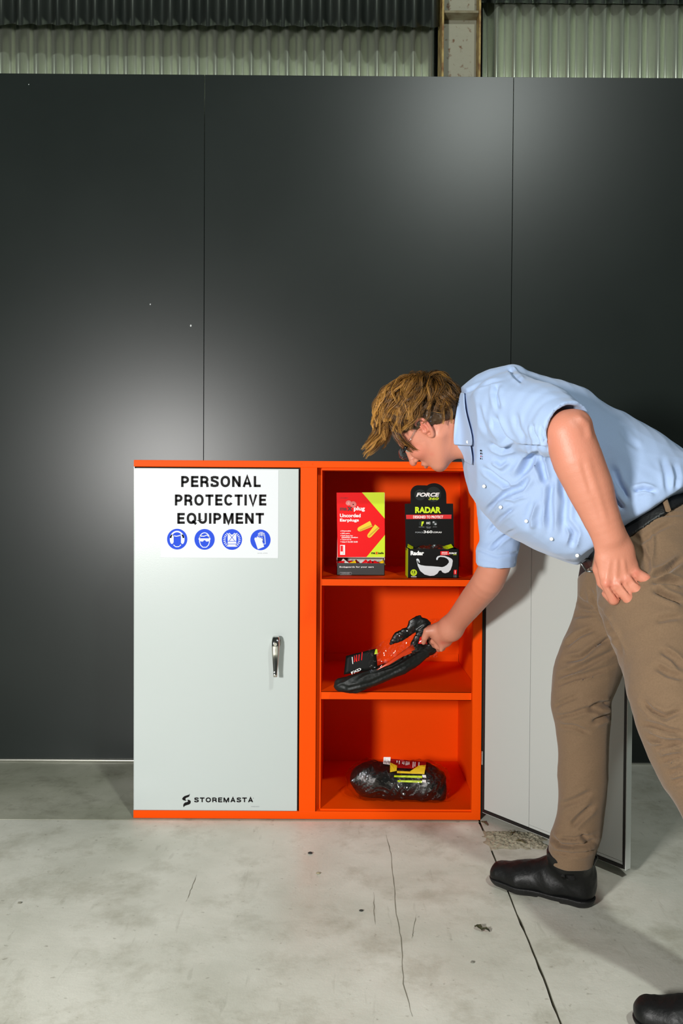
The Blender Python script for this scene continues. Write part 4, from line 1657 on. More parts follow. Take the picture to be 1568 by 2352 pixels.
def head_volume():
    v = Vol(HC-np.array((.20, .17, .20)), HC+np.array((.20, .17, .20)), .0019)
    raw = v.cone
    e = lambda c, M, r, k=0, mode='add': v.ell(c, M, [x*HS for x in r], k*HS, mode)
    v.cone = lambda a, b, ra, rb, k=.02, mode='add', **kw: raw(a, b, ra*HS, rb*HS, k=k*HS, mode=mode, **kw)
    e(H(0, -.012, .038), HM, (.074, .094, .083), k=.0)            # cranium
    e(H(0, .030, .010), HM, (.066, .062, .075), k=.03)            # brow and upper face
    e(H(0, .028, -.040), HM, (.060, .062, .060), k=.03)           # cheeks
    e(H(0, .044, -.078), HM, (.040, .040, .035), k=.028)          # jaw front
    v.cone(H(0, .070, -.098), H(0, .066, -.096), .017, .017, k=.022, w=HL, e=1.25)   # chin
    for s_ in (-1, 1):
        v.cone(H(.052*s_, -.012, -.046), H(.026*s_, .058, -.094), .015, .013, k=.024)   # jaw line
        e(H(.040*s_, .066, -.026), HM, (.020, .020, .018), k=.018)     # cheekbone
        v.cone(H(.012*s_, .084, .022), H(.045*s_, .074, .020), .010, .008, k=.012)  # brow ridge
        e(H(.031*s_, .094, .004), HM, (.019, .013, .012), k=.012, mode='sub')       # eye socket
        e(H(.031*s_, .074, .003), HM, (.0125, .0125, .0125), k=.004)                # eyeball
        v.cone(H(.021*s_, .083, .008), H(.042*s_, .078, .007), .0045, .004, k=.004)  # upper lid
        v.cone(H(.021*s_, .082, -.003), H(.041*s_, .077, -.003), .0036, .003, k=.004)
    # nose
    v.cone(H(0, .089, .012), H(0, .112, -.030), .0075, .0095, k=.012)
    v.cone(H(0, .110, -.030), H(0, .113, -.032), .0105, .0095, k=.006)
    for s_ in (-1, 1):
        v.cone(H(.010*s_, .100, -.034), H(.011*s_, .096, -.034), .0068, .006, k=.006)
        v.cone(H(.006*s_, .106, -.042), H(.007*s_, .100, -.040), .0032, .002, k=.003, mode='sub')
    # mouth
    v.cone(H(-.018, .088, -.061), H(.018, .088, -.061), .0085, .0085, k=.010)
    v.cone(H(0, .098, -.0565), H(0, .0985, -.0565), .0050, .005, k=.006, w=HL, e=3.0)
    v.cone(H(0, .0975, -.0685), H(0, .098, -.0685), .0055, .0055, k=.006, w=HL, e=2.7)
    v.cone(H(-.020, .0975, -.0625), H(.020, .0975, -.0625), .0016, .0016, k=.003, mode='sub')
    v.cone(H(-.012, .092, -.080), H(.012, .092, -.080), .004, .004, k=.008, mode='sub')
    # ears
    for s_ in (-1, 1):
        o = lambda l, f, u: H(s_*(.074+l), -.004+f, -.004+u)
        v.cone(o(-.006, 0, -.004), o(.002, -.008, .002), .010, .012, k=.010, w=HU, e=1.7)
        rim = [o(.004, .008, .012), o(.008, .004, .026), o(.012, -.010, .031), o(.015, -.022, .024), o(.015, -.024, .008), o(.011, -.018, -.010), o(.006, -.009, -.022), o(.003, -.001, -.028), o(.001, .006, -.022)]
        for i_ in range(8):
            pass
        v.chain(rim, [x*HS for x in [.0032, .0036, .0042, .0044, .0042, .004, .0052, .0056, .0044]], k=.003, sub=3)
        v.cone(o(.006, -.010, .014), o(.004, -.006, -.004), .0075, .0070, k=.006)
        v.cone(o(.018, -.008, .018), o(.012, -.004, -.002), .0062, .0058, k=.004, mode='sub')
        v.chain([o(.010, -.014, .020), o(.010, -.015, .004), o(.008, -.008, -.010)], [.0026]*3, k=.003)
        v.cone(o(.006, .006, -.002), o(.004, .005, -.008), .0045, .004, k=.004)
    # neck running into the collar
    nk = np.array(J(1100, 985, -.47))
    v.cone(H(0, -.030, -.030), nk, .056, .064, k=.030)
    v.cone(H(0, .010, -.062), np.array(J(1080, 1020, -.49)), .036, .046, k=.03)
    v.cone(H(.045, -.032, -.020), np.array(J(1085, 1020, -.50)), .014, .014, k=.02)   # neck muscle
    return v
vh = head_volume()
Vh, Qh = vh.extract()
Vh = relax(Vh, Qh, 1, .4)

# ---- body
vb = Vol((.02, -1.45, 0.0), (1.75, .16, 1.36), .0032)
q = vb.cone
nk = np.array(J(1100, 985, -.47))
q(np.array(J(1075, 985, -.47)), nk, .056, .062, k=.02)
vb.chain([nk, np.array(J(1230, 1030, -.50)), np.array(J(1390, 1110, -.56)), np.array(J(1480, 1215, -.62))], [.065, .095, .078, .080], k=.03, w=lat_s, e=1.2)
# legs inside the trousers
RL = [(1446, 1260, -.56, 56), (1390, 1440, -.54, 44), (1342, 1590, -.54, 40), (1344, 1680, -.54, 38), (1338, 1800, -.54, 36), (1318, 1960, -.54, 32)]
LL = [(1510, 1280, -.72, 70), (1530, 1480, -.87, 66), (1564, 1670, -.97, 56), (1636, 1830, -1.0, 54), (1712, 2000, -1.03, 50), (1795, 2290, -1.09, 44)]
chainS(vb, RL, k=.03)
chainS(vb, LL, k=.03)
# left arm: upper arm inside the sleeve, bare forearm
chainS(vb, [(1190, 955, -.64, 50), (1306, 990, -.85, 46)], k=.02)
Le, Lw = (1310, 990, -.86), (1396, 1232, -.87)
chainS(vb, [(1306, 997, -.865, 55), (1326, 1056, -.87, 57), (1352, 1115, -.87, 53), (1375, 1175, -.87, 44), (1399, 1232, -.87, 36.5)], k=.012, w=(0, 1, 0), e=.92)
q(np.array(J(1328, 970, -.865)), np.array(J(1318, 995, -.86)), 22*dep(-.93), 30*dep(-.93), k=.02)
# left hand
def HB(a, b, dz=0):
    """crop of the left hand -> world, dz metres towards the camera"""
    p = P(1320+a/7.84, 1200+b/7.84, -.935)
    return np.array(p)-np.array((0, dz, 0))
hk = dep(-.935)/7.84
q(S(1399, 1232, -.87, 36)[0], HB(720, 520), 36*dep(-.937), 315*hk, k=.012, w=(0, 1, 0), e=.62)
q(HB(720, 520), HB(760, 760), 300*hk, 325*hk, k=.02, w=(0, 1, 0), e=.46)
q(HB(700, 760), HB(630, 930), 250*hk, 180*hk, k=.02, w=(0, 1, 0), e=.5)
q(HB(840, 760), HB(960, 840), 250*hk, 160*hk, k=.02, w=(0, 1, 0), e=.5)
hf = [  # knuckle, first joint, second joint, tip (crop px, depth behind in metres), radius
    [(555, 1080, .004), (712, 1390, -.002), (765, 1435, -.026), (690, 1330, -.050), 100],
    [(745, 1085, .008), (935, 1365, .012), (995, 1415, -.014), (900, 1290, -.044), 106],
    [(905, 1000, .008), (1115, 1240, .014), (1178, 1285, -.012), (1060, 1160, -.042), 102],
    [(1060, 905, .004), (1245, 1010, .010), (1300, 1040, -.014), (1210, 1000, -.040), 100]]
for k_, (a, b, c, d, r) in enumerate(hf):
    A, B_, C_, D_ = [HB(x, y, z) for x, y, z in (a, b, c, d)]
    base = HB(720+(a[0]-720)*.55, 640+(a[1]-640)*.45, .0)
    q(base, A, r*1.0*hk, r*1.02*hk, k=.008)
    q(A, B_, r*1.06*hk, r*1.0*hk, k=.0015)
    q(B_, C_, r*1.0*hk, r*.95*hk, k=.001)
    q(C_, D_, r*.92*hk, r*.78*hk, k=.001)
    q(A, A+np.array((0, -.002, 0)), r*1.06*hk, r*1.0*hk, k=.003)
# thumb folded behind the index finger
q(HB(520, 620, -.012), HB(500, 860, -.030), 130*hk, 105*hk, k=.012)
q(HB(500, 860, -.030), HB(590, 1120, -.040), 100*hk, 92*hk, k=.004)
q(HB(590, 1120, -.040), HB(700, 1260, -.036), 92*hk, 78*hk, k=.003)

# right arm: sleeve, forearm to the bag
chainS(vb, [(1140, 1070, -.33, 44), (1146, 1270, -.345, 33)], k=.02)
chainS(vb, [(1144, 1280, -.35, 34), (1122, 1332, -.31, 36), (1090, 1374, -.22, 32), (1055, 1418, -.12, 27), (1034, 1444, -.08, 27)], k=.012)
# right hand gripping the pouch: crop 8 coordinates
def RB(a, b, Y):
    return np.array(P(900+a/5.227, 1340+b/5.227, Y))
rk = dep(-.07)/5.227
rw = S(1034, 1444, -.08, 27)
q(rw[0], RB(600, 600, -.055), rw[1], 128*rk, k=.02)
q(RB(600, 600, -.06), RB(630, 680, -.055), 105*rk, 92*rk, k=.015)
q(RB(560, 570, -.06), RB(470, 570, -.05), 88*rk, 74*rk, k=.015)
# index finger and thumb side
q(RB(520, 560, -.07), RB(425, 575, -.070), 68*rk, 50*rk, k=.01)
q(RB(425, 575, -.070), RB(392, 650, -.062), 47*rk, 40*rk, k=.002)
q(RB(392, 650, -.062), RB(378, 708, -.050), 39*rk, 30*rk, k=.002)
# middle, ring and little fingers closing round the strap behind
for i, (a, b, c) in enumerate((((560, 640, -.05), (500, 690, -.035), (470, 700, -.010)), ((590, 680, -.05), (545, 750, -.035), (505, 740, -.008)), ((630, 690, -.05), (600, 770, -.040), (560, 790, -.012)))):
    q(RB(600, 620, -.05), RB(*a), 60*rk, 52*rk, k=.008)
    q(RB(*a), RB(*b), 50*rk, 44*rk, k=.003)
    q(RB(*b), RB(*c), 43*rk, 36*rk, k=.002)
# little-finger knuckle that catches the light
q(RB(612, 690, -.065), RB(590, 800, -.060), 56*rk, 24*rk, k=.008)
# thumb, on the far side
q(RB(540, 560, -.03), RB(470, 600, .0), 54*rk, 46*rk, k=.008)
q(RB(470, 600, .0), RB(430, 680, .005), 44*rk, 38*rk, k=.002)
Vb_, Qb = vb.extract()
Vb_ = relax(Vb_, Qb, 1, .4)
# knuckle creases and tendons of the left hand
def cc(pts, ox=1320, oy=1200, sc=7.84):
    return [(ox+a/sc, oy+b/sc) for a, b in pts]
Vb_ = carve(Vb_, Qb, [(cc([(760, 640), (740, 1040)]), 4, -1.3), (cc([(870, 640), (920, 960)]), 4, -1.2), (cc([(620, 700), (560, 1040)]), 4, -1.0),
                      (cc([(620, 1150), (700, 1260), (800, 1380)]), 3.0, 5.0), (cc([(840, 1080), (910, 1180), (1010, 1300)]), 3.0, 5.0), (cc([(1030, 960), (1100, 1060), (1190, 1120)]), 3.0, 4.5),
                      (cc([(650, 1190), (720, 1150)]), 2.5, 1.0), (cc([(830, 1120), (900, 1080)]), 2.5, 1.0), (cc([(1000, 960), (1080, 950)]), 2.5, 1.0),
                      ([(1345, 1040), (1372, 1130), (1395, 1210)], 6, -1.0), ([(1322, 950), (1350, 975), (1357, 1010)], 7, -2.2),
                      ([(1335, 1060), (1358, 1140)], 5, 1.0)], yr=(-1.2, -.7))
Vall = np.concatenate([Vb_, Vh])
Qall = np.concatenate([Qb, Qh+len(Vb_)])
# skin tone: redder knuckles, ears, nose and cheeks; lips
tone = np.tile(np.array(lin((202, 133, 108))), (len(Vall), 1))
red = np.array(lin((196, 84, 68)))
def blush(c, r, s_):
    global tone
    d = np.linalg.norm(Vall-np.array(c), axis=1)
    w_ = (s_*np.exp(-(d/r)**2))[:, None]
    tone = tone*(1-w_)+red*w_
for a in ((560, 1100), (745, 1085), (905, 1010), (1060, 905)):
    blush(HB(*a, .012), .009, .5)
for a in ((700, 1385), (930, 1350), (1095, 1215), (1245, 1010)):
    blush(HB(*a, .014), .010, .3)
blush(RB(615, 700, -.08), .012, .7)
for l in (-1, 1):
    blush(H(.085*l, -.018, .006), .022, .55)
    blush(H(.050*l, .060, -.030), .028, .35)
blush(H(0, .118, -.034), .014, .45)
blush(H(0, .100, -.062), .012, .55)
blush(H(.052, .040, -.062), .006, .5)
blush(J(1300, 1010, -.9), .05, .12)
mole = np.array(lin((120, 66, 50)))
for l, f_, u, r in ((.064, .010, -.040, .0018), (.058, .030, -.020, .0013)):
    d = np.linalg.norm(Vall-H(l, f_, u), axis=1)
    w_ = np.exp(-(d/r)**2)[:, None]
    tone = tone*(1-w_)+mole*w_
SKIN = attr_mat('skin', (222, 158, 130), .48, sss=.15, bump=.12, bscale=260)
body = mesh_obj('body', Vall, Qall, SKIN, person, cols=tone)
# brows and eyes are small meshes of hair / eye parts
EYEW = mat('eye_white', (225, 220, 214), rough=.2)
IRIS = mat('iris', (60, 84, 96), rough=.2)
for s_ in (1, -1):
    bm = bmesh.new()
    bmesh.ops.create_uvsphere(bm, u_segments=20, v_segments=14, radius=.0118)
    c_ = H(.031*s_, .0775, .003)
    for f_ in bm.faces:
        cen = f_.calc_center_median().normalized()
        f_.smooth = True
        f_.material_index = 1 if cen.dot(Vector(HF)) > .90 else 0
    for v_ in bm.verts:
        v_.co += Vector(c_)
    bm_obj('eye', bm, [EYEW, IRIS], person)

# ---- hair
def hair():
    r = np.random.default_rng(11)
    HC2 = H(0, -.012, .038)
    rad = np.array((.078, .099, .088))
    M = np.stack(HM)
    def tosurf(p, off):
        q_ = M@(p-HC2)
        n_ = np.sqrt(((q_/(rad+off))**2).sum())
        return HC2+M.T@(q_/n_)
    verts, quads, cols = [], [], []
    dark, mid, gold = [np.array(lin(c)) for c in ((52, 34, 14), (132, 88, 34), (226, 168, 82))]
    nclump = 820
    crown = np.array((.0, -.55, .83))
    crown /= np.linalg.norm(crown)
    made = 0
    while made < nclump:
        d = r.normal(size=3)
        d /= np.linalg.norm(d)
        l, f_, u = d
        # hairline
        if u < -.62 or (f_ > .05 and u < .10+.45*f_) or (abs(l) > .75 and u < -.25 and f_ > -.35) or (f_ > .72 and u < .62):
            continue
        if f_ > -.15 and f_ < .25 and abs(l) > .8 and u < -.10:
            continue
        made += 1
        side = abs(l) > .72 or u < .05
        ln = (.040 if u < -.1 else .055) if side else .085+.05*r.random()
        front = f_ > .35
        if abs(l) > .55 and -.45 < f_ < .5 and u < .6:
            if u < .02:
                continue
            ln = max(.010, (u-.02)*.085)+.006*r.random()
        if front:
            ln = .066+.032*r.random()
        lift = (.005+.006*r.random()) if side else (.008+.018*r.random())
        p0 = HC2+M.T@(d*rad)
        # flow: away from the crown, forwards on top, down at the sides/back
        fl_ = d-crown*(d@crown)
        fl_ = fl_/(np.linalg.norm(fl_)+1e-6)
        if u > .2:
            fl_ = fl_*.6+np.array((0, .9, .0))
        if side and f_ > -.5:
            fl_ = fl_*.5+np.array((0, -.25, -.8))
        flow = M.T@fl_
        wph, wfr, wam = r.uniform(0, 6.28), r.uniform(45, 80), (.0035 if side else .0125)*r.uniform(.4, 1.3)
        nseg = 11
        p = p0.copy()
        path = [p0-M.T@(d*.004)]
        h_ = ln/nseg
        free = False
        dirn = None
        for s_i in range(nseg):
            nrm = M.T@((M@(p-HC2))/rad**2)
            nrm /= np.linalg.norm(nrm)
            tflow = flow-nrm*(flow@nrm)
            tflow /= np.linalg.norm(tflow)+1e-9
            q_ = M@(p-HC2)
            if q_[1] > .066 and q_[2] < .066 and not side or free:
                free = True
                dirn = (dirn if dirn is not None else tflow)*.85+np.array((-.16, 0, -.13))
                dirn /= np.linalg.norm(dirn)
                p = p+dirn*h_
                path.append(p.copy())
            else:
                dirn = tflow
                p = tosurf(p+tflow*h_, lift*math.sin(min(1, (s_i+1)/5)*1.57))
                path.append(p.copy())
        path = np.array(path)
        tt = np.linspace(0, 1, len(path))
        tan = np.gradient(path, axis=0)
        tan /= np.linalg.norm(tan, axis=1)[:, None]
        nr = path-HC2
        nr /= np.linalg.norm(nr, axis=1)[:, None]
        bi = np.cross(tan, nr)
        bi /= np.linalg.norm(bi, axis=1)[:, None]
        wv = np.sin(tt*ln*wfr+wph)*wam*tt
        wv2 = np.cos(tt*ln*wfr*1.05+wph)*wam*.8*tt
        path = path+bi*wv[:, None]+nr*np.abs(wv2)[:, None]
        tone_c = np.clip(r.normal(.42 if not side else .2, .25), 0, 1)
        if front or (u > .55):
            tone_c = min(1, tone_c+.25)
        ns = 14
        wcl = .0100 if not side else .0090
        for _ in range(ns):
            a_, b_ = r.normal(size=2)*.5
            spread = (1-.55*tt)
            st = path+(bi*a_*wcl+nr*b_*wcl*.7)*spread[:, None]
            st = st+bi*(np.sin(tt*ln*wfr*1.3+wph+r.uniform(-.6, .6))*.0012*tt)[:, None]
            w_ = .00046*(1-.75*tt**2)+.00008
            # three sided ribbon tube
            base = len(verts)
            t0_ = np.clip(tone_c+r.normal(0, .18), 0, 1)
            for i in range(len(st)):
                g_ = np.clip(t0_*(.45+.75*tt[i]), 0, 1)
                col = dark*(1-g_*2)+mid*g_*2 if g_ < .5 else mid*(2-2*g_)+gold*(2*g_-1)
                for k in range(3):
                    an = 2.0944*k
                    verts.append(st[i]+(bi[i]*math.cos(an)+nr[i]*math.sin(an))*w_[i])
                    cols.append(col)
            for i in range(len(st)-1):
                for k in range(3):
                    quads.append((base+3*i+k, base+3*i+(k+1) % 3, base+3*i+3+(k+1) % 3, base+3*i+3+k))
    return np.array(verts), np.array(quads), np.array(cols)
hv, hq, hc = hair()
HAIRM = attr_mat('blond_brown_hair', (120, 80, 36), .38, spec=.5)
# scalp cap under the strands
vc = Vol(HC-np.array((.16, .16, .14)), HC+np.array((.16, .16, .17)), .003)
vc.ell(H(0, -.014, .042), HM, (.0805, .098, .088), k=0)
vc.ell(H(0, -.045, .0), HM, (.066, .068, .062), k=.02)
vc.cut(H(0, .060, .052), HF*.92-HU*.40, k=.01)
vc.cut(H(0, 0, .004), -HU*.80+HF*.62, k=.012)
vc.cut(H(0, -.02, -.052), -HU*.9+HF*.3, k=.008)
Vc, Qc = vc.extract()
Vc = wrinkle(Vc, Qc, .004, 120, (1, 1, 1), 8)
capc = np.tile(np.array(lin((62, 42, 20))), (len(Vc), 1))
HV = np.concatenate([hv, Vc])
HQ = np.concatenate([hq, Qc+len(hv)])
hairo = mesh_obj('hair', HV, HQ, HAIRM, person, label='wavy blond-brown hair falling forward', cols=np.concatenate([hc, capc]))
# eyebrow on the visible side
for s_ in (1, -1):
    bm = bmesh.new()
    # one low pad following the brow, with hairs rising from it
    pad = [H((.014+.036*t_)*s_, .0965-.018*t_, .018+.006*math.sin(t_*3)) for t_ in [i/8 for i in range(9)]]
    tube(bm, pad, [.001, .002, .0024, .0026, .0026, .0024, .002, .0016, .0008], seg=6)
    bm_obj('eyebrow', bm, mat('brow_hair', (92, 62, 32), rough=.6, bump=1, bscale=300), person)

# ---- shirt
SHIRT = mat('pale_blue_cotton', (158, 181, 217), rough=.85, sheen=.2, bump=.10, bscale=900, rgb2=(166, 188, 223), noise=.6, nscale=500)
vs_ = Vol((.20, -1.16, .58), (1.30, -.10, 1.42), .0034)
q = vs_.cone
tor = [(1092, 985, -.47, 84), (1130, 978, -.49, 112), (1190, 1020, -.51, 152), (1262, 1075, -.53, 172), (1335, 1112, -.56, 172), (1400, 1130, -.58, 166), (1462, 1140, -.60, 138), (1530, 1150, -.62, 104)]
for a, b in zip(tor[:-1], tor[1:]):
    (pa, ra), (pb, rb) = S(*a), S(*b)
    q(pa, pb, ra, rb, k=.035, w=lat_s, e=1.13)
# raised back-shoulder fold and back
chainS(vs_, [(1150, 885, -.56, 38), (1178, 862, -.58, 22)], k=.03)
chainS(vs_, [(1180, 900, -.56, 50), (1300, 955, -.55, 68)], k=.03, w=lat_s, e=1.3)
# belly cloth hanging to the buckle
chainS(vs_, [(1230, 1170, -.62, 62), (1300, 1220, -.66, 55), (1345, 1252, -.68, 34)], k=.04, w=(0, 1, 0), e=1.5)
chainS(vs_, [(1140, 1080, -.46, 60), (1200, 1160, -.50, 60)], k=.04, w=(0, 1, 0), e=1.5)
# cloth blousing over the belt
chainS(vs_, [(1385, 1205, -.70, 52), (1440, 1165, -.74, 72), (1510, 1125, -.73, 66), (1570, 1110, -.70, 56)], k=.03, w=(0, 1, 0), e=1.25)
# left sleeve, wide and rolled above the elbow
chainS(vs_, [(1165, 948, -.64, 92), (1235, 960, -.75, 84), (1298, 988, -.85, 66)], k=.03)
# right sleeve hanging down to its rolled cuff
chainS(vs_, [(1140, 1060, -.33, 66), (1150, 1150, -.34, 58), (1148, 1235, -.345, 48), (1146, 1262, -.345, 44)], k=.025)
# cut at the waist: keep above the belt line
bA, bB, bC = np.array(J(1340, 1286, -.55)), np.array(J(1585, 1122, -.64)), np.array(J(1452, 1186, -.84))
bdir = bB-bA
bdir /= np.linalg.norm(bdir)
# belt plane normal (pointing up along the trunk)
bn = np.cross(bdir, bC-bA)
if bn@(neck-pel) < 0:
    bn = -bn
bn = bn/np.linalg.norm(bn)
vs_.cut(bA-bn*.004, -bn, k=.004)
# cuff of the left sleeve: trim, then a rolled band
e0_, e1_ = S(1190, 945, -.66, 1)[0], S(1310, 985, -.855, 1)[0]
ed = e1_-e0_
ed /= np.linalg.norm(ed)
c1 = np.array(J(1302, 988, -.858))
cn = np.array(J(1385, 1005, -.95))-np.array(J(1300, 980, -.858))
cn /= np.linalg.norm(cn)
vs_.cut(c1+cn*.004, cn, k=.003, region=(c1+cn*.06, .085))
def band(v, c, n, r, wd, th, k=.004, ax=None, e=1):
    n = np.array(n)/np.linalg.norm(n)
    v.cone(c-n*wd/2, c+n*wd/2, r, r, k=k, w=ax, e=e)
band(vs_, c1-cn*.014, cn, .0625, .026, .0, k=.0015)
vs_.cut(c1+cn*.004, cn, k=.002, region=(c1+cn*.06, .085))
q(c1-cn*.010, c1+cn*.06, .0515, .0515, k=.002, mode='sub')
# cuff of the right sleeve
c2 = np.array(J(1141, 1268, -.347))
n2 = np.array((-.05, .10, -1.0))
n2 /= np.linalg.norm(n2)
c2e = np.array(J(1139, 1304, -.350))
q(c2, c2e, 48*dep(-.37), 45*dep(-.37), k=.0015)
vs_.cut(c2e-n2*.006, n2, k=.002, region=(c2e+n2*.05, .075))
q(c2e-n2*.020, c2e+n2*.05, 36*dep(-.37), 36*dep(-.37), k=.002, mode='sub')
# neck opening
nd = np.array(J(1040, 985, -.47))-np.array(J(1100, 985, -.47))
nd /= np.linalg.norm(nd)
vs_.cut(np.array(J(1062, 985, -.47)), nd+np.array((0, 0, -.10)), k=.004)
q(np.array(J(1080, 982, -.47)), np.array(J(1030, 975, -.47)), .060, .066, k=.004, mode='sub')
Vs, Qs = vs_.extract()
Vs = relax(Vs, Qs, 3)
folds = [
    ([(1132, 956), (1146, 984), (1160, 1009), (1184, 1026)], 7, 9), ([(1125, 1019), (1153, 1033), (1184, 1026)], 6, 8),
    ([(1184, 1026), (1230, 1026), (1254, 1033)], 6, 9), ([(1188, 1104), (1216, 1058), (1240, 1036)], 10, 11),
    ([(1237, 1040), (1244, 1079), (1252, 1110)], 7, 8), ([(1108, 1072), (1142, 1100), (1175, 1122)], 6, 6),
    ([(1156, 1135), (1195, 1120), (1219, 1089)], 7, 8), ([(1265, 1107), (1261, 1155), (1261, 1225)], 8, 7),
    ([(1290, 1085), (1298, 1150), (1292, 1230)], 9, 6), ([(1223, 975), (1228, 1000), (1242, 1022)], 4, 5), ([(1244, 980), (1246, 1000), (1253, 1018)], 3.5, 4),
    ([(1142, 883), (1138, 905), (1144, 940)], 6, 4), ([(1168, 846), (1182, 862), (1200, 876)], 5, 8),
    ([(1060, 905), (1100, 885), (1155, 872)], 4, 3), ([(1453, 1128), (1478, 1122), (1506, 1128)], 5, 7),
    ([(1405, 1065), (1420, 1110), (1446, 1149)], 8, 5), ([(1400, 1100), (1412, 1145), (1432, 1170)], 6, 5), ([(1520, 1050), (1530, 1090), (1535, 1130)], 7, 3),
    ([(1550, 1060), (1556, 1095), (1553, 1125)], 6, 3), ([(1112, 1180), (1140, 1150), (1165, 1130)], 6, 6), ([(1120, 1225), (1150, 1190), (1180, 1165)], 5, 5),
    ([(1125, 1262), (1155, 1235), (1185, 1215)], 5, 5), ([(1300, 1195), (1320, 1225), (1310, 1260)], 7, 6), ([(1205, 1010), (1190, 985), (1180, 950)], 7, 3),
    ([(1235, 1150), (1222, 1190), (1225, 1215)], 8, -6), ([(1120, 1000), (1102, 960), (1095, 930)], 6, 2.5), ([(1170, 1060), (1150, 1075), (1130, 1060)], 6, -5),
    ([(1210, 1140), (1180, 1150), (1160, 1145)], 5, -4), ([(1425, 985), (1440, 1010), (1470, 1030)], 8, 2)]
folds = [(p_, w_*.85, d_*1.7) for p_, w_, d_ in folds]
Vs = carve(Vs, Qs, folds)
Vs = wrinkle(Vs, Qs, .0030, 24, (1, .7, 1), 21)
# cuff roll lines
Vs = carve(Vs, Qs, [([(1098, 1262), (1140, 1278), (1186, 1270)], 3, 3.0, 1), ([(1100, 1282), (1140, 1292), (1180, 1290)], 2, 1.5, 1)])
Vs = relax(Vs, Qs, 1, .4)
shirt = mesh_obj('shirt', Vs, Qs, SHIRT, person, label='light blue shirt with rolled sleeves')
# collar: a stand round the neck and two folded leaves
def hit(V, px, py, rad=.008):
    d_ = np.array(ray(px, py))
    q_ = V-_CO
    tt = q_@d_
    dist = np.linalg.norm(q_-np.outer(tt, d_), axis=1)
    m_ = dist < rad
    if not m_.any():
        return None
    return _CO+d_*tt[m_].min()
CB = np.concatenate([Vs, Vall])
def leaf_patch(name, top, bot, y_off, bulge=.006, nv=8, push=.006):
    """cloth leaf between two photo polylines of equal length, laid just in front of what is there"""
    nu = len(top)-1
    rows = []
    for i in range(nu+1):
        row = []
        for j in range(nv+1):
            t_ = j/nv
            px_, py_ = top[i][0]*(1-t_)+bot[i][0]*t_, top[i][1]*(1-t_)+bot[i][1]*t_
            h_ = hit(CB, px_, py_, .006)
            dd_ = np.linalg.norm(h_-_CO) if h_ is not None else np.nan
            row.append((px_, py_, dd_))
        rows.append(row)
    D = np.array([[q[2] for q in r_] for r_ in rows])
    D = np.where(np.isnan(D), np.nanmax(D), D)
    for _ in range(6):      # smooth the depth so that the cloth spans hollows
        E_ = np.pad(D, 1, mode='edge')
        D = np.minimum(D, (E_[:-2, 1:-1]+E_[2:, 1:-1]+E_[1:-1, :-2]+E_[1:-1, 2:])/4)
    bm = bmesh.new()
    G_ = []
    for i in range(nu+1):
        G_.append([bm.verts.new(Vector(_CO)+ray(rows[i][j][0], rows[i][j][1])*(D[i, j]-push*(1-.75*j/nv)-y_off*(1-j/nv)-bulge*math.sin(math.pi*min(1, j/nv*1.0)))) for j in range(nv+1)])
    for i in range(nu):
        for j in range(nv):
            f_ = bm.faces.new((G_[i][j], G_[i+1][j], G_[i+1][j+1], G_[i][j+1]))
            f_.smooth = True
    bmesh.ops.recalc_face_normals(bm, faces=bm.faces)
    o = bm_obj(name, bm, SHIRT, shirt)
    md = o.modifiers.new('s', 'SOLIDIFY')
    md.thickness = .0022
    md.offset = 0
    md = o.modifiers.new('b', 'SUBSURF')
    md.levels = md.render_levels = 1
    return o
leaf_patch('collar', [(1058, 900), (1051, 925), (1046, 950), (1043, 975), (1041, 1000), (1041, 1023)],
           [(1066, 902), (1066, 925), (1070, 950), (1077, 975), (1084, 1000), (1085, 1026)], .002)
leaf_patch('collar', [(1043, 1023), (1050, 1028), (1058, 1036), (1064, 1046), (1066, 1060)],
           [(1080, 1020), (1082, 1035), (1084, 1048), (1084, 1060), (1083, 1069)], -.012, bulge=.003)
# buttons: found on the shirt surface along the photo ray
BUT = mat('pearl_button', (232, 234, 226), rough=.25)
for px, py in ((1074, 1015), (1111, 1117), (1149, 1165), (1208, 1197), (1266, 1238), (1325, 1276)):
    h_ = hit(Vs, px, py)
    if px < 1080:
        h_ = h_-np.array(ray(px, py))*.014
    if h_ is None:
        continue
    bm = bmesh.new()
    n_ = Vector(_CO-h_).normalized()
    rot = n_.to_track_quat('Z', 'Y').to_matrix().to_4x4()
    bmesh.ops.create_cone(bm, segments=18, radius1=.0043, radius2=.0038, depth=.0020, cap_ends=True, matrix=Matrix.Translation(Vector(h_)+n_*.0006) @ rot)
    bm_obj('button', bm, BUT, shirt)
# small dark woven mark above the pocket and the pocket edge
h_ = hit(Vs, 1103, 1045)
if h_ is not None:
    f = Flat(Vector(h_)-CF*.004, tuple(CR), tuple(CU))
    s_ = .0011
    f.line([(-1.6*s_, 9*s_), (1.4*s_, 9*s_)], 3.4*s_, INK, 1)
    f.line([(-1.2*s_, 3*s_), (1.6*s_, 3*s_)], 4*s_, INK, 1)
    f.line([(-.6*s_, -3*s_), (1.4*s_, -3*s_)], 3.6*s_, PRED2, 1)
    f.line([(-1.4*s_, -8*s_), (1.0*s_, -8*s_)], 3.4*s_, INK, 1)
    f.make('emblem', shirt, 'small dark woven mark')

# ---- trousers
TROU = mat('khaki_cotton', (120, 96, 72), rough=.9, bump=.22, bscale=700, rgb2=(108, 86, 63), noise=.6, nscale=300, sheen=.15)
vt = Vol((.40, -1.42, .02), (1.75, -.28, 1.12), .0038)
q = vt.cone
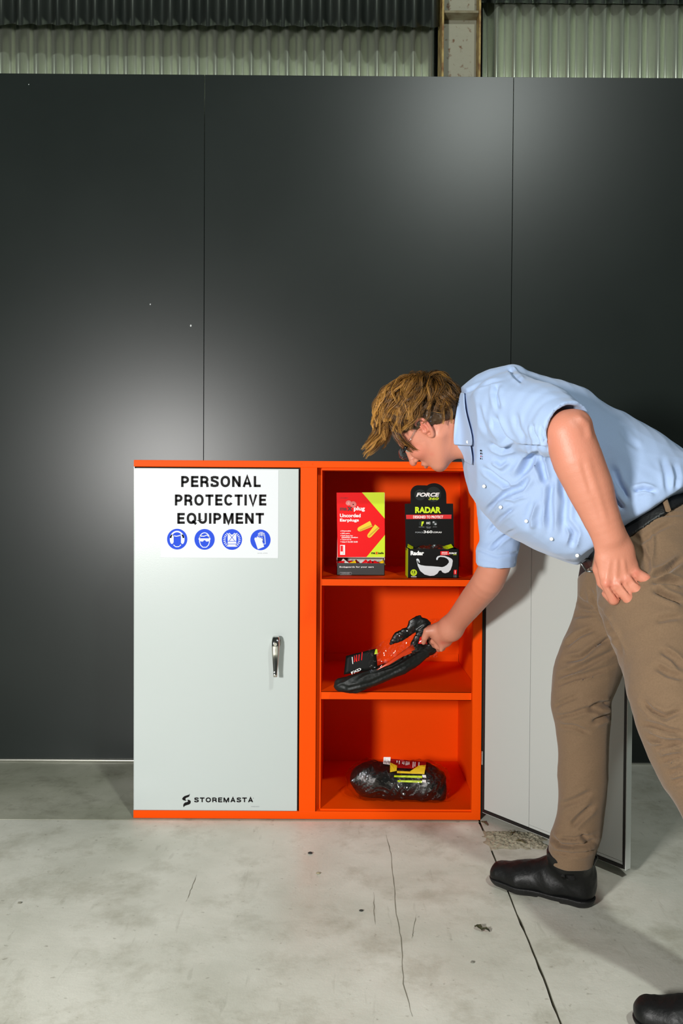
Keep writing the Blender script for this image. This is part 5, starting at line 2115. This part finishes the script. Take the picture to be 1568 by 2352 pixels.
# pelvis block
chainS(vt, [(1440, 1262, -.57, 92), (1490, 1250, -.62, 128), (1560, 1240, -.64, 118)], k=.04, w=(0, 1, 0), e=1.25)
chainS(vt, [(1425, 1250, -.52, 76), (1410, 1340, -.52, 77), (1386, 1440, -.52, 74), (1350, 1540, -.53, 76), (1334, 1600, -.54, 69), (1338, 1680, -.54, 62), (1338, 1760, -.54, 57), (1334, 1860, -.54, 54), (1324, 1915, -.54, 54), (1314, 1950, -.54, 54), (1312, 1985, -.54, 50)], k=.02)
chainS(vt, [(1500, 1260, -.72, 128), (1505, 1380, -.80, 128), (1536, 1520, -.90, 108), (1556, 1640, -.96, 98), (1580, 1720, -.98, 90), (1638, 1830, -1.0, 86), (1715, 2010, -1.03, 80), (1790, 2240, -1.08, 72), (1800, 2275, -1.085, 70)], k=.03)
# crotch bridge
chainS(vt, [(1410, 1330, -.55, 64), (1450, 1400, -.62, 50)], k=.05)
# cut above the belt line and at the hems
vt.cut(bA-bn*.024, bn, k=.003)
hm = np.array(J(1316, 1984, -.54))
vt.cut(hm, np.array((.05, 0, -1.)), k=.002, region=(hm-np.array((0, 0, .06)), .085))
hm2 = np.array(J(1790, 2262, -1.08))
vt.cut(hm2, np.array((.2, 0, -1.)), k=.002, region=(hm2-np.array((0, 0, .07)), .11))
Vt, Qt = vt.extract()
Vt = relax(Vt, Qt, 3)
cr5 = lambda pts: [(1080+a/3.213, 1180+b/3.213) for a, b in pts]
cr6 = lambda pts: [(1080+a/3.213, 1700+b/3.213) for a, b in pts]
tf = [
    (cr5([(700, 980), (800, 900), (920, 850)]), 6, 5), (cr5([(690, 1080), (820, 1060), (940, 970), (1060, 900)]), 6, 7),
    (cr5([(650, 1190), (760, 1160), (900, 1090), (1080, 1000)]), 6, 6), (cr5([(640, 1260), (760, 1210), (860, 1190), (1060, 1120)]), 5, 5),
    (cr5([(620, 1420), (680, 1390), (800, 1340)]), 5, 4), (cr5([(620, 1500), (740, 1480), (860, 1440), (980, 1460)]), 5, 5),
    (cr5([(880, 1440), (960, 1410), (1040, 1400)]), 7, 8), (cr5([(900, 1540), (980, 1500), (1040, 1480)]), 6, 6), (cr5([(660, 1560), (760, 1570), (880, 1620)]), 5, 4),
    (cr5([(740, 750), (850, 740), (980, 740)]), 6, 4), (cr5([(760, 600), (820, 660), (960, 720)]), 6, 4), (cr5([(880, 560), (920, 660), (1000, 780), (1060, 900), (1120, 1040)]), 5, 7),
    (cr5([(1340, 460), (1440, 420), (1568, 330)]), 7, 9), (cr5([(1340, 500), (1460, 490), (1568, 510)]), 7, 8), (cr5([(1350, 560), (1450, 610), (1568, 660)]), 7, 8),
    (cr5([(1140, 100), (1240, 60), (1400, 10), (1568, 0)]), 4, 3), (cr5([(1180, 140), (1260, 200), (1380, 120), (1500, 60)]), 6, 3),
    (cr5([(1240, 240), (1290, 340), (1300, 440)]), 8, 6), (cr5([(1400, 1000), (1500, 1060), (1568, 1130)]), 7, 5), (cr5([(1360, 1120), (1460, 1180), (1568, 1210)]), 7, 5),
    (cr5([(1270, 1380), (1340, 1450), (1440, 1500), (1568, 1450)]), 7, 6), (cr5([(1260, 1540), (1360, 1560), (1460, 1600), (1568, 1620)]), 6, 6), (cr5([(1300, 1640), (1400, 1680), (1568, 1690)]), 6, 7),
    (cr6([(1360, 60), (1440, 40), (1568, 20)]), 6, 7), (cr6([(1400, 150), (1480, 130), (1568, 120)]), 6, 7), (cr6([(1460, 240), (1510, 230), (1568, 210)]), 6, 5),
    (cr6([(1490, 310), (1530, 300), (1568, 290)]), 6, 4),
    (cr6([(660, 480), (780, 440), (900, 380)]), 7, 4), (cr6([(740, 640), (800, 580), (920, 480)]), 7, 6), (cr6([(590, 700), (660, 770), (760, 780), (940, 760)]), 6, 8),
    (cr6([(640, 720), (760, 730), (940, 700)]), 5, 5), (cr6([(600, 820), (740, 840), (940, 810)]), 4, 5), (cr6([(820, 700), (860, 740), (930, 740)]), 6, 6), (cr6([(700, 870), (780, 850), (880, 840)]), 4, 3),
    (cr5([(1340, 130), (1350, 220), (1350, 330)]), 5, -3), (cr5([(1560, 760), (1450, 770), (1360, 790)]), 8, 3)]
tf = [(p_, w_*.85, d_*1.7) for p_, w_, d_ in tf]
Vt = carve(Vt, Qt, tf)
Vt = wrinkle(Vt, Qt, .0035, 20, (1, 1, 1), 31)
Vt = relax(Vt, Qt, 1, .4)
trou = mesh_obj('trousers', Vt, Qt, TROU, person, label='khaki brown cotton trousers')

# ---- belt: the band of the pelvis section between two planes
BELT = mat('black_leather_belt', (20, 20, 20), rough=.4, bump=.2, bscale=200)
vl = Vol((.55, -1.10, .55), (1.25, -.30, 1.15), .0036)
chainS(vl, [(1440, 1262, -.57, 94), (1490, 1250, -.62, 130), (1560, 1240, -.64, 121)], k=.04, w=(0, 1, 0), e=1.25)
chainS(vl, [(1425, 1250, -.52, 79), (1410, 1340, -.52, 80)], k=.02)
chainS(vl, [(1500, 1260, -.72, 131), (1505, 1380, -.80, 131)], k=.03)
vl.cut(bA+bn*.018, bn, k=.002)
vl.cut(bA-bn*.030, -bn, k=.002)
Vl, Ql = vl.extract()
Nl = vnormals(Vl, Ql)
mesh_obj('belt', Vl+Nl*.001, Ql, BELT, person, label='black leather belt')
Vtl = np.concatenate([Vl])
def strip_on(V, pts, name, wd, m_, parent, lift=.003, **k):
    q_ = [hit(V, *p) for p in pts]
    q_ = [Vector(a)+Vector(_CO-a).normalized()*lift for a in q_ if a is not None]
    if len(q_) < 2:
        return
    bm = bmesh.new()
    tube(bm, q_, wd/2, seg=8, flat=(tuple(Vector(_CO-np.array(q_[0])).normalized()), .3))
    bm_obj(name, bm, m_, parent, **k)
VT2 = np.concatenate([Vl, Vt])
strip_on(VT2, [(1522, 1128), (1527, 1150), (1534, 1172)], 'belt_loop', .012, TROU, trou)
strip_on(VT2, [(1370, 1270), (1366, 1290), (1362, 1308)], 'belt_loop', .010, TROU, trou)
hb = hit(VT2, 1352, 1298)
if hb is not None:
    bm = bmesh.new()
    n_ = Vector(_CO-hb).normalized()
    c_ = Vector(hb)+n_*.006
    bd = Vector(bn)
    for a, b in (((-.016, -.018), (.012, -.018)), ((.012, -.018), (.012, .018)), ((.012, .018), (-.016, .018)), ((-.016, .018), (-.016, -.018))):
        tube(bm, [c_+CR*a[0]+bd*a[1], c_+CR*b[0]+bd*b[1]], .0022, seg=8)
    bm_obj('belt_buckle', bm, mat('dull_buckle', (120, 124, 124), rough=.3, metal=.9), person)

# ---- boots
BOOT = mat('black_boot_leather', (11, 12, 12), rough=.48, bump=.3, bscale=90, spec=.35)
SOLE = mat('black_rubber_sole', (12, 12, 12), rough=.6, bump=.3, bscale=120)
def boot(heel, toe, ankle_top, name_label, tab=None, seedn=1):
    """heel and toe: ground points of the back and tip; ankle_top: centre of the shaft top"""
    heel, toe = np.array(heel), np.array(toe)
    d = toe-heel
    L = np.linalg.norm(d)
    d /= L
    sd = np.array((-d[1], d[0], 0))
    up = np.array((0, 0, 1.))
    def Q_(f_, l, u):
        return heel+d*(f_*L)+sd*l+up*u
    sc = L/.29
    lo = np.minimum(np.minimum(heel, toe), ankle_top)-.09
    hi = np.maximum(np.maximum(heel, toe), ankle_top)+.09
    lo[2] = -.01
    v = Vol(lo, hi, .0028)
    c = v.cone
    c(Q_(.13, 0, .042), Q_(.36, .002, .045), .034*sc, .037*sc, k=.012)
    c(Q_(.36, .002, .045), Q_(.68, .006, .036), .037*sc, .036*sc, k=.02, w=sd, e=1.15)
    c(Q_(.68, .006, .036), Q_(.875, .004, .032), .036*sc, .030*sc, k=.015, w=sd, e=1.28)
    c(Q_(.14, 0, .050), Q_(.13, 0, .075), .034*sc, .036*sc, k=.02)
    c(Q_(.40, 0, .065), Q_(.25, 0, .10), .030*sc, .036*sc, k=.03)
    at = np.array(ankle_top)
    c(Q_(.17, 0, .085), at, .040*sc, .050*sc, k=.025)
    c(Q_(.21, 0, .10), at+d*.006, .042*sc, .057*sc, k=.02)
    c(Q_(.36, 0, .072), at+d*.012, .026*sc, .036*sc, k=.02)
    c(Q_(.60, .003, .055), Q_(.36, 0, .082), .024*sc, .026*sc, k=.02)
    v.cut(at, np.array((0, 0, 1.))-d*.12, k=.006)
    v.cut(Q_(0, 0, .016), -up, k=.002)
    V, Q = v.extract()
    V = relax(V, Q, 1)
    V = wrinkle(V, Q, .0012, 60, (1, 1, 1), seedn)
    o = mesh_obj('boot', V, Q, BOOT, person, label=name_label)
    v = Vol(lo, hi, .0026)
    c = v.cone
    c(Q_(.14, 0, .03), Q_(.35, .002, .03), .040*sc, .036*sc, k=.02)
    c(Q_(.35, .002, .03), Q_(.68, .006, .03), .036*sc, .040*sc, k=.02, w=sd, e=1.08)
    c(Q_(.68, .006, .03), Q_(.868, .004, .03), .040*sc, .035*sc, k=.015, w=sd, e=1.2)
    v.cut(Q_(0, 0, .022), up, k=.002)
    v.cut(Q_(0, 0, .001), -up, k=.001)
    # heel step
    v.rbox(Q_(.40, 0, .0), (d, sd, up), (.030, .08, .007), .002, k=.002, mode='sub')
    V2, Q2 = v.extract()
    mesh_obj('sole', V2, Q2, SOLE, o)
    # elastic gusset at the side
    for s_ in (1, -1):
        bm = bmesh.new()
        pts = [at+sd*s_*.036*sc-up*.012, at+sd*s_*.039*sc-up*.04-d*.004, Q_(.27, s_*.036*sc, .075)]
        tube(bm, [Vector(p) for p in pts], [.018, .017, .008], seg=10, flat=(tuple(sd), .35))
        bm_obj('elastic_gusset', bm, mat('elastic', (12, 12, 12), rough=.9, bump=.8, bscale=300, stretch=(8, 8, .3)), o)
    if tab is not None:
        bm = bmesh.new()
        a = np.array(tab)
        tube(bm, [Vector(a-up*.022-d*.002), Vector(a-d*.010-up*.004), Vector(a-d*.008+up*.010), Vector(a+d*.004+up*.012), Vector(a+d*.008)], [.0035]*5, seg=8, flat=(tuple(sd), 2.2))
        bm_obj('pull_tab', bm, BOOT, o)
    return o
hl = G(1368, 2086, 0)
tl = G(1124, 2022, 0)
at = np.array(J(1313, 1960, -.535))
boot(hl, tl, at, 'black ankle boot flat on the floor', tab=np.array(G(1364, 1975, .14)) if False else at+np.array((.046, -.02, .004)))
tl2 = G(1446, 2348, 0)
hl2 = np.array((tl2.x+.285*math.cos(.42), tl2.y-.285*math.sin(.42), 0))
at2 = hl2+np.array((-.052, .022, .150))
boot(hl2, tl2, at2, 'black ankle boot nearest the camera', tab=at2+np.array((.046, 0, .004)), seedn=2)
setloc(person, ((hl.x+hl2[0])/2, (hl.y+hl2[1])/2, 0))

# ---- safety glasses
gls = thing('safety_glasses', 'clear wraparound safety glasses with black hinge pads worn by the bending man', 'glasses')
LENSM = film_mat('clear_lens', (.97, .97, .97), .02, rough=.03, bump=0)
for s_ in (1, -1):
    bm = bmesh.new()
    n1, n2_ = 12, 7
    G_ = []
    for i in range(n1+1):
        th = math.radians(4+66*i/n1)
        row = []
        for j in range(n2_+1):
            w_ = j/n2_-.5
            hh = .040*(1-.35*(i/n1)**2)*(1 if i > 1 else (.55 if i == 0 else .85))
            l = .068*math.sin(th)
            f_ = .058+.066*math.cos(th)-.012*(w_*2)**2
            row.append(bm.verts.new(H(l*s_, f_, .002+w_*hh)))
        G_.append(row)
    for i in range(n1):
        for j in range(n2_):
            f_ = bm.faces.new((G_[i][j], G_[i+1][j], G_[i+1][j+1], G_[i][j+1]))
            f_.smooth = True
    o = bm_obj('lens', bm, LENSM, gls, label='clear curved lens')
    bm = bmesh.new()
    tube(bm, [H(.066*s_, .086, .006), H(.072*s_, .066, .008)], [.0048, .0040], seg=10)
    bm_obj('hinge_pad', bm, mat('gloss_black', (8, 8, 8), rough=.12), gls)
    bm = bmesh.new()
    tube(bm, [H(.072*s_, .064, .008), H(.0775*s_, .03, .012), H(.0800*s_, .0, .016), H(.0800*s_, -.022, .012), H(.078*s_, -.036, -.006)], [.0030, .0024, .0022, .0022, .0025], seg=8)
    bm_obj('temple_arm', bm, film_mat('clear_arm', (.9, .9, .9), .15, rough=.05), gls)
bm = bmesh.new()
tube(bm, [H(-.006, .122, .006), H(0, .124, .008), H(.006, .122, .006)], .004, seg=8)
bm_obj('bridge', bm, LENSM, gls)
setloc(gls, tuple(H(0, .1, 0)))
